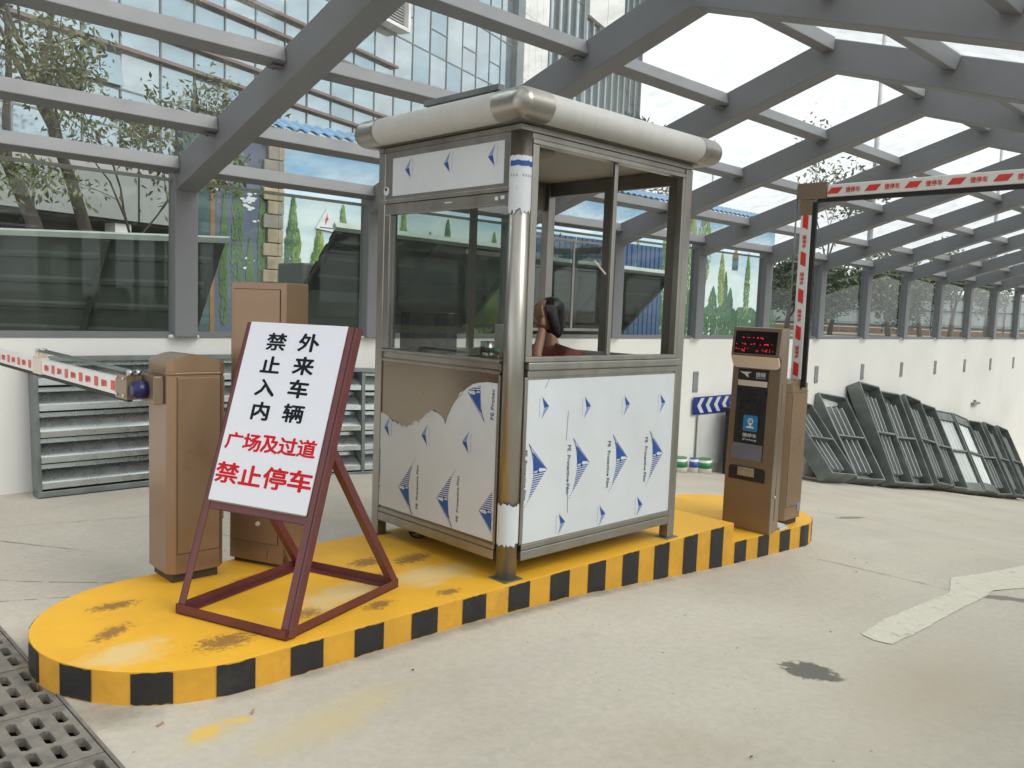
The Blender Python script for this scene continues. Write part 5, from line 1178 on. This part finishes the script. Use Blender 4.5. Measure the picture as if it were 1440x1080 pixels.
for (cx, cz, n) in ((6.02, 2.95, 26), (6.05, 2.05, 6), (5.6, 3.1, 8), (6.2, 2.7, 4)):
    b = MB()
    for k in range(n):
        px = cx + R.gauss(0, .06); pz = cz + R.gauss(0, .05) + (px - cx) * .5; q = R.uniform(.012, .035); b.poly([(px + q * 1.5 * math.cos(2 * PI * i / 6), 11.992 - k * .00004, pz + q * .7 * math.sin(2 * PI * i / 6)) for i in range(6)])
    b.build('painted_cloud', 'mwhite', mw, fix=False)
b_x = 6.62; k = 0
while b_x < 13.5:
    hh = [2.15, 1.75, 2.0, 1.6, 2.2, 1.85][k % 6]; painted_tree(b_x + .12, .95, hh + R.uniform(-.12, .12), .64 + R.uniform(-.05, .16), ((1, 0, 3), (2, 1, 0), (1, 1, 0))[k % 3], 330, 'cone'); b_x += R.uniform(.38, .62); k += 1
for (x, h, w, tn, z0) in ((14.3, 2.0, .3, (1, 0), 1.5), (15.4, 1.5, .3, (2, 1), 1.6), (16.4, 1.9, .3, (1, 0), 1.4), (17.5, 2.0, .5, (2, 1, 0), 1.9), (18.05, 1.7, .6, (1, 2, 0), 2.2), (18.9, 1.35, .28, (2, 1), 1.75), (20.15, 1.75, .28, (1, 0), 1.4), (20.9, 1.5, .35, (1, 0), 1.7),
                         (19.1, 1.3, .25, (3, 0), 1.3), (18.55, .9, .4, (3, 0), 1.3), (19.35, .9, .3, (3, 3), 1.3), (17.6, .9, .4, (3, 0), 1.3)):
    painted_tree(x, z0, min(h, 3.9 - z0), w, tn, 210, 'cypress' if w < .45 else 'oval')
for i in range(30): painted_tree(6.9 + i * .5, .9, .55 + (.25 if i > 14 else 0), .75, (0, 3, 4) if i < 20 else (3, 3, 0), 170, 'oval', 'painted_hedge')
b = MB(); b.poly([(19.35, 11.99, 3.0), (19.52, 11.99, 3.28), (19.66, 11.99, 3.0)]); b.build('painted_lantern', 'ochre', mw, fix=False)
b = MB(); b.poly([(19.37, 11.99, 2.68), (19.37, 11.99, 2.99), (19.64, 11.99, 2.99), (19.64, 11.99, 2.68)]); b.build('painted_lantern', 'teal', mw, fix=False)
# high voltage warning triangle on the wall
wt = empty('warning_sign', (7.33, 11.96, 2.75), 'white triangular high voltage sign with a red lightning bolt on the painted wall', 'warning sign')
b = MB(); v = [(7.13, 11.97, 2.64), (7.53, 11.97, 2.60), (7.33, 11.97, 2.98)]; b.add(v + [(p[0], 11.98, p[2]) for p in v], [(0, 1, 2), (5, 4, 3), (0, 3, 4, 1), (1, 4, 5, 2), (2, 5, 3, 0)]); b.build('sign_plate', 'chevwhite', wt)
b = MB(); b.poly([(7.345, 11.968, 2.90), (7.30, 11.968, 2.79), (7.325, 11.968, 2.79), (7.30, 11.968, 2.70)]); b.poly([(7.345, 11.9675, 2.90), (7.335, 11.9675, 2.82), (7.36, 11.9675, 2.82), (7.30, 11.9675, 2.70), (7.335, 11.9675, 2.79), (7.315, 11.9675, 2.79)]); b.build('lightning_bolt', 'redink', wt, fix=False)
MB().box(7.2, 7.46, 11.967, 11.969, 2.655, 2.672).build('caption_line', 'greyprint', wt)

# ------------------------------------------------------------------ office building
FP = Vector((7.56, 22.8, 0)); FD = Vector((.949, .317, 0)).normalized(); FN = Vector((.317, -.949, 0)).normalized()
of = empty('office_building', (20, 27, .9), 'tall office building with blue glass curtain wall behind the canopy', 'office building')
mf = frame(FP, FD, (0, 0, 1))           # local x along facade, y up, z = outwards (towards camera)
if (mf.to_3x3() @ Vector((0, 0, 1))).dot(FN) < 0: print('facade frame flipped')
def FB(s0, s1, z0, z1, d0, d1, name, mat, parent=of, bevel=0): return MB().box(s0, s1, z0, z1, d0, d1, 0, mf).build(name, mat, parent, bevel=bevel)
FB(-26, 39.1, 3.3, 30, -12, -.06, 'core', 'darkwall')
FB(-26, 21.3, .9, 3.3, -12, -2.2, 'ground_floor_wall', 'darkwall')
FB(21.3, 39.1, .9, 3.3, -12, -.06, 'ground_floor_wall', 'panelgrey')
vs = [-14.4, -13.2, -12, -10.8, -9.6, -8.4, -7.2, -6, -4.8, -3.6, -2.4, -1.2 + .56 - .0, .43, 1.66, 2.79, 3.89, 5.09, 6.34, 7.38, 8.57, 9.77, 10.94, 12.12, 13.31, 14.51, 15.73, 16.94, 18.1, 19.24, 20.25, 21.26]
zs = [4.80, 5.69, 6.66, 7.66, 9.62, 11.42, 13.58, 15.6, 17.7, 19.8, 22, 26]
pc_ = {}
for i, (a, c) in enumerate(zip(vs, vs[1:])):
    for j, (z0, z1) in enumerate(zip(zs, zs[1:])):
        opened = (j == 2 and i in (11, 14, 16))
        b = MB(); w = c - a - .05; h = z1 - z0 - .05
        rx, ry = R.uniform(-.004, .004), R.uniform(-.004, .004)
        if opened: rx = -.20
        m = mf @ Matrix.Translation(((a + c) / 2, z1 - .025, 0)) @ Matrix.Rotation(rx, 4, 'X') @ Matrix.Rotation(ry, 4, 'Y')
        b.box(-w / 2, w / 2, -h, 0, -.02, .0, 0, m); b.build('facade_pane', R.choice(('fac0', 'fac0', 'fac1', 'fac2')), of)
        if j in (5, 6) and i % 2 == 0 and a > 9: FB(a + .03, c - .03, z0 + .93, z0 + .97, .001, .03, 'transom', 'mullion')
for s in vs: FB(s - .022, s + .022, 4.75, 26, -.03, .03, 'mullion', 'mullion')
for z_ in (5.69, 6.66, 11.42, 13.58, 15.6, 17.7, 19.8, 22): FB(-14.4, 21.26, z_ - .022, z_ + .022, .004, .028, 'transom', 'mullion')
for z_ in (7.66, 8.30, 9.62, 10.22): FB(-14.4, 12.15, z_ - .045, z_ + .045, .032, .20, 'sunshade_fin', 'fin')
for k in range(7):
    s0_ = -13.5 + k * 2.87 + .1; FB(s0_ - .0, s0_ + 2.80, 3.38, 4.745, -.05, .08, 'fascia_panel', 'panelgrey')
for s in (-10, -5.3, .58, 6.5, 12): FB(s - .24, s + .24, .9, 3.3, -.5, -.1, 'column', 'panelwhite')
FB(10.5, 12.35, 11.48, 11.60, .05, .55, 'louvre_box', 'panelwhite'); FB(12.20, 12.35, 11.60, 14, .05, .55, 'louvre_box', 'panelwhite'); FB(10.5, 10.65, 11.60, 14, .05, .55, 'louvre_box', 'panelwhite')
for k in range(22): FB(10.66, 12.19, 11.65 + k * .105, 11.70 + k * .105, .30, .36, 'louvre_slat', 'panelgrey')
FB(21.3, 22.0, 3.3, 30, -.05, .30, 'dark_pilaster', 'mullion')
for k in range(4): 
    for q in range(9): FB(22.02 + k * .69, 22.69 + k * .69, 3.35 + q * 3, 6.33 + q * 3, -.05, .20, 'cladding_panel', 'panelwhite')
for q in range(11): FB(24.8, 29.6, 3.3 + q * 2.45, 5.70 + q * 2.45, -.04, .0, 'window_strip', ('fac0', 'fac1', 'fac2')[q % 3])
for s in (24.95, 26.0, 27.05, 28.1, 29.2): FB(s, s + (.42 if s > 29 else .14), 3.3, 30, .002, .16, 'vertical_fin', 'mullion')
for q in range(4):
    for k in range(2): FB(29.7 + k * 2.65, 32.3 + k * 2.65, 17.6 + q * 3.1, 20.68 + q * 3.1, -.04, .25, 'cladding_panel', 'panelwhite')
for q in range(6): FB(29.65, 39.05, 3.3 + q * 2.37, 5.64 + q * 2.37, -.04, .0, 'window_strip', ('fac1', 'fac0', 'fac2')[q % 3])
for q in range(6): FB(35.05, 39.05, 17.52 + q * 2.1, 19.6 + q * 2.1, -.04, .0, 'window_strip', ('fac2', 'fac0', 'fac1')[q % 3])
for k in range(9):
    s = 30.5 + k * 1.02
    FB(s, s + .13, 3.3, 17.5 if s < 35 else 30, .002, .16, 'vertical_fin', 'mullion')

# ------------------------------------------------------------------ trees
def tree(name, label, base, h, seed, spread=1., leaf=.09, nleaf=9, levels=4, tr=.12, lean=(0, 0), tones=(0, 1, 2), bare=.35, group='trees beyond the glass', droop=.3, crown0=.35, minz=0):
    r = random.Random(seed); o = empty(name, base, label, 'tree', group); wb = MB(); lf = MB(); tips = []
    def grow(p, d, L, rad, lev):
        n = 4; pts = [p]; rd = [rad]; q = p.copy(); dd = d.copy()
        for i in range(n):
            dd = (dd + Vector((r.gauss(0, .13), r.gauss(0, .13), r.gauss(.03, .08)))).normalized(); q = q + dd * L / n; pts.append(q.copy()); rd.append(rad * (1 - .45 * (i + 1) / n))
            if lev >= levels - 2 and i > 0: tips.append((q.copy(), lev))
        wb.tube(pts, rd, 7 if lev < 2 else 4, cap=False)
        if lev < levels:
            for k in range(r.choice((2, 3, 3)) if lev else r.choice((3, 4))):
                a = r.uniform(0, 2 * PI); tilt = r.uniform(.35, .85) * spread
                x = dd.cross(Vector((.3, .2, 1))).normalized(); y = dd.cross(x)
                nd = (dd * math.cos(tilt) + (x * math.cos(a) + y * math.sin(a)) * math.sin(tilt)).normalized()
                st = pts[-1] if k < 2 else pts[r.choice((2, 3))]
                grow(st.copy(), nd, L * r.uniform(.58, .8), rd[-1] * r.uniform(.6, .85), lev + 1)
    grow(Vector(base), Vector((lean[0], lean[1], 1)).normalized(), h * crown0, tr, 0)
    for p, lev in tips:
        if r.random() < bare or p.z < minz: continue
        tone = r.choice(tones)
        for k in range(nleaf):
            c = p + Vector((r.gauss(0, .16), r.gauss(0, .16), r.gauss(-.03, .13))) * (leaf / .09); d = Vector((r.gauss(0, 1), r.gauss(0, 1), r.gauss(-droop, .7))).normalized()
            s = d.cross(Vector((r.gauss(0, 1), r.gauss(0, 1), r.gauss(0, 1)))).normalized(); L = leaf * r.uniform(.7, 1.4); w = L * .2
            lf.add([c, c + d * L * .5 + s * w, c + d * L, c + d * L * .5 - s * w], [(0, 1, 2, 3)], tones.index(tone if r.random() < .7 else r.choice(tones)))
    wb.build('trunk', 'bark', o); lf.build('crown', ['leaf%d' % i for i in tones], o, fix=False)
    return o
tree('street_tree', 'slender leafy tree with forked trunk at the far left behind the roof glass', (3.45, 12.0, .9), 7.0, 12, .55, .10, 12, 4, .12, (.0, 0), (1, 0, 3), .30, crown0=.44, minz=3.3)
tree('street_tree', 'slender forked tree second from the left in front of the grey office front', (4.1, 12.0, .9), 6.0, 5, .6, .10, 12, 4, .11, (0, 0), (1, 0, 3), .30, crown0=.46, minz=3.2)
tree('street_tree', 'low bushy olive green tree behind the left side glass', (3.72, 11.6, .9), 4.0, 23, .85, .085, 15, 4, .05, (0, 0), (2, 0, 2), .1, crown0=.36, minz=2.3, droop=.9)
tree('street_tree', 'round topped tree rising above the blue tiled coping', (10.3, 16.6, .9), 4.6, 9, .9, .13, 9, 4, .10, (-.03, 0), (0, 2, 1), .15)
tree('street_tree', 'tall tree whose top shows above the first roof beam', (8.0, 18.5, .9), 6.4, 14, .7, .13, 7, 4, .12, (0, 0), (0, 2, 1), .3)
tree('street_tree', 'pale crowned tree against the tower behind the booth roof', (22.8, 19.6, .9), 6.6, 31, .6, .14, 7, 4, .10, (0, 0), (2, 0, 1), .35)
RT = [('tall thinly leaved tree behind the joint of the raised arm', (34.0, 16.9, .9), 8.2, 41, .7, .45, .16), ('dense dark tree left of the upright arm', (31.0, 16.6, .9), 4.6, 42, 1.1, 0, .14), ('dense dark tree just right of the upright arm', (32.0, 15.3, .9), 4.4, 43, 1.1, 0, .14),
      ('olive tree overhanging the corrugated fence', (33.4, 13.6, .9), 4.4, 44, 1.1, 0, .14), ('dark tree right of the olive one, above the fence', (35.5, 13.2, .9), 4.6, 45, 1.1, 0, .14), ('sparse dark tree at the right, with sky gaps', (37.0, 12.6, .9), 4.2, 46, 1., .2, .15),
      ('thin brownish sapling before the fence near the right edge', (35.0, 10.6, .9), 3.0, 47, .8, .3, .12)]
for lab, p, h, sd_, sp_, ba, lf_ in RT: tree('garden_tree', lab, p, h, sd_, sp_, lf_ * 1.35, 20 if ba < .1 else 9, 4, .11, (0, 0), (1, 3, 0) if sd_ in (42, 43, 45) else (0, 1, 2), ba, group='garden trees right of the arm', crown0=.26 if ba < .1 else .36)

# ------------------------------------------------------------------ corrugated fence, far hut, masts
fe = empty('corrugated_fence', (42, 16, .9), 'grey corrugated fence on a low brick plinth beyond the garden', 'fence')
FA, FB_ = Vector((38.6, 23.5, 0)), Vector((45.2, 7.0, 0)); fl = (FB_ - FA).length; fd = (FB_ - FA).normalized(); fm = frame(FA, fd, (0, 0, 1))
k = 0; s = 0
while s < fl - .1:
    b = MB(); 
    for i in range(5): b.box(s + i * .2, s + i * .2 + .13, 1.2, 2.85, 0, .02, 0, fm); b.box(s + i * .2 + .13, s + i * .2 + .2, 1.2, 2.85, -.03, -.01, 0, fm)
    b.build('corrugated_panel', 'fence', fe); s += 1.0
sgn = 1 if (fm.to_3x3() @ Vector((0, 0, 1))).dot(EYE - FA) > 0 else -1
for z_ in (1.3, 2.05, 2.62): MB().box(0, fl, z_ - .03, z_ + .03, sgn * .03, sgn * .07, 0, fm).build('fence_rail', 'hoarddk', fe)
s = 0
while s < fl: MB().box(s - .03, s + .03, 1.15, 2.7, sgn * .072, sgn * .12, 0, fm).build('fence_post', 'hoarddk', fe); s += 3.0
s = 0
while s < fl: MB().box(s, s + .98, .9, 1.17, -.12, .12, 0, fm).build('plinth_block', 'brick', fe, bevel=.01); s += 1.0
hu = empty('hut', (60, 22, .9), 'pale cream building showing above the corrugated fence', 'building')
hm = frame((57.5, 24.5, .9), (.38, -.92, 0), (0, 0, 1)); MB().box(0, 5, 0, 3.1, -4, 0, 0, hm).build('wall', 'panelwhite', hu); MB().box(-.2, 5.2, 3.1, 3.25, -4.2, .2, 0, hm).build('roof', 'panelgrey', hu)
for k in range(3): MB().box(.6 + k * 1.5, 1.5 + k * 1.5, 1.2, 2.3, .005, .03, 0, hm).build('window', 'mullion', hu)
def mast(x, y, h, r, lab, arm=True):
    o = empty('lamp_mast', (x, y, .9), lab, 'lamp mast', 'pale masts beyond the canopy')
    MB().tube([(x, y, .9), (x, y, .9 + h * .5), (x, y, .9 + h)], [r, r * .85, r * .6], 12).build('pole', 'pole', o)
    if arm:
        MB().tube([(x, y, .9 + h - .1), (x - .6, y - .3, .9 + h + .3), (x - 1.4, y - .7, .9 + h + .4)], .04, 8).build('arm', 'pole', o)
        MB().box(x - 1.9, x - 1.3, y - .95, y - .6, .9 + h + .36, .9 + h + .46).build('lamp_head', 'pole', o, bevel=.02)
mast(34.8, 15.2, 15.0, .12, 'tallest pale lamp mast, right of the raised arm joint')
mast(30.9, 20.3, 7.9, .07, 'slim pale mast with cables at the right corner of the booth roof', False)
mast(45.5, 13.8, 11.0, .10, 'pale lamp mast near the right edge of the view')
b = MB(); b.tube([(30.9, 20.3, 7.6), (33.5, 18.6, 7.15), (36, 17.2, 7.05), (40, 16.0, 7.6)], .015, 5); tag(b.build('overhead_cable', 'mullion'), 'thin dark cable sagging from the slim mast beside the booth roof', 'cable')
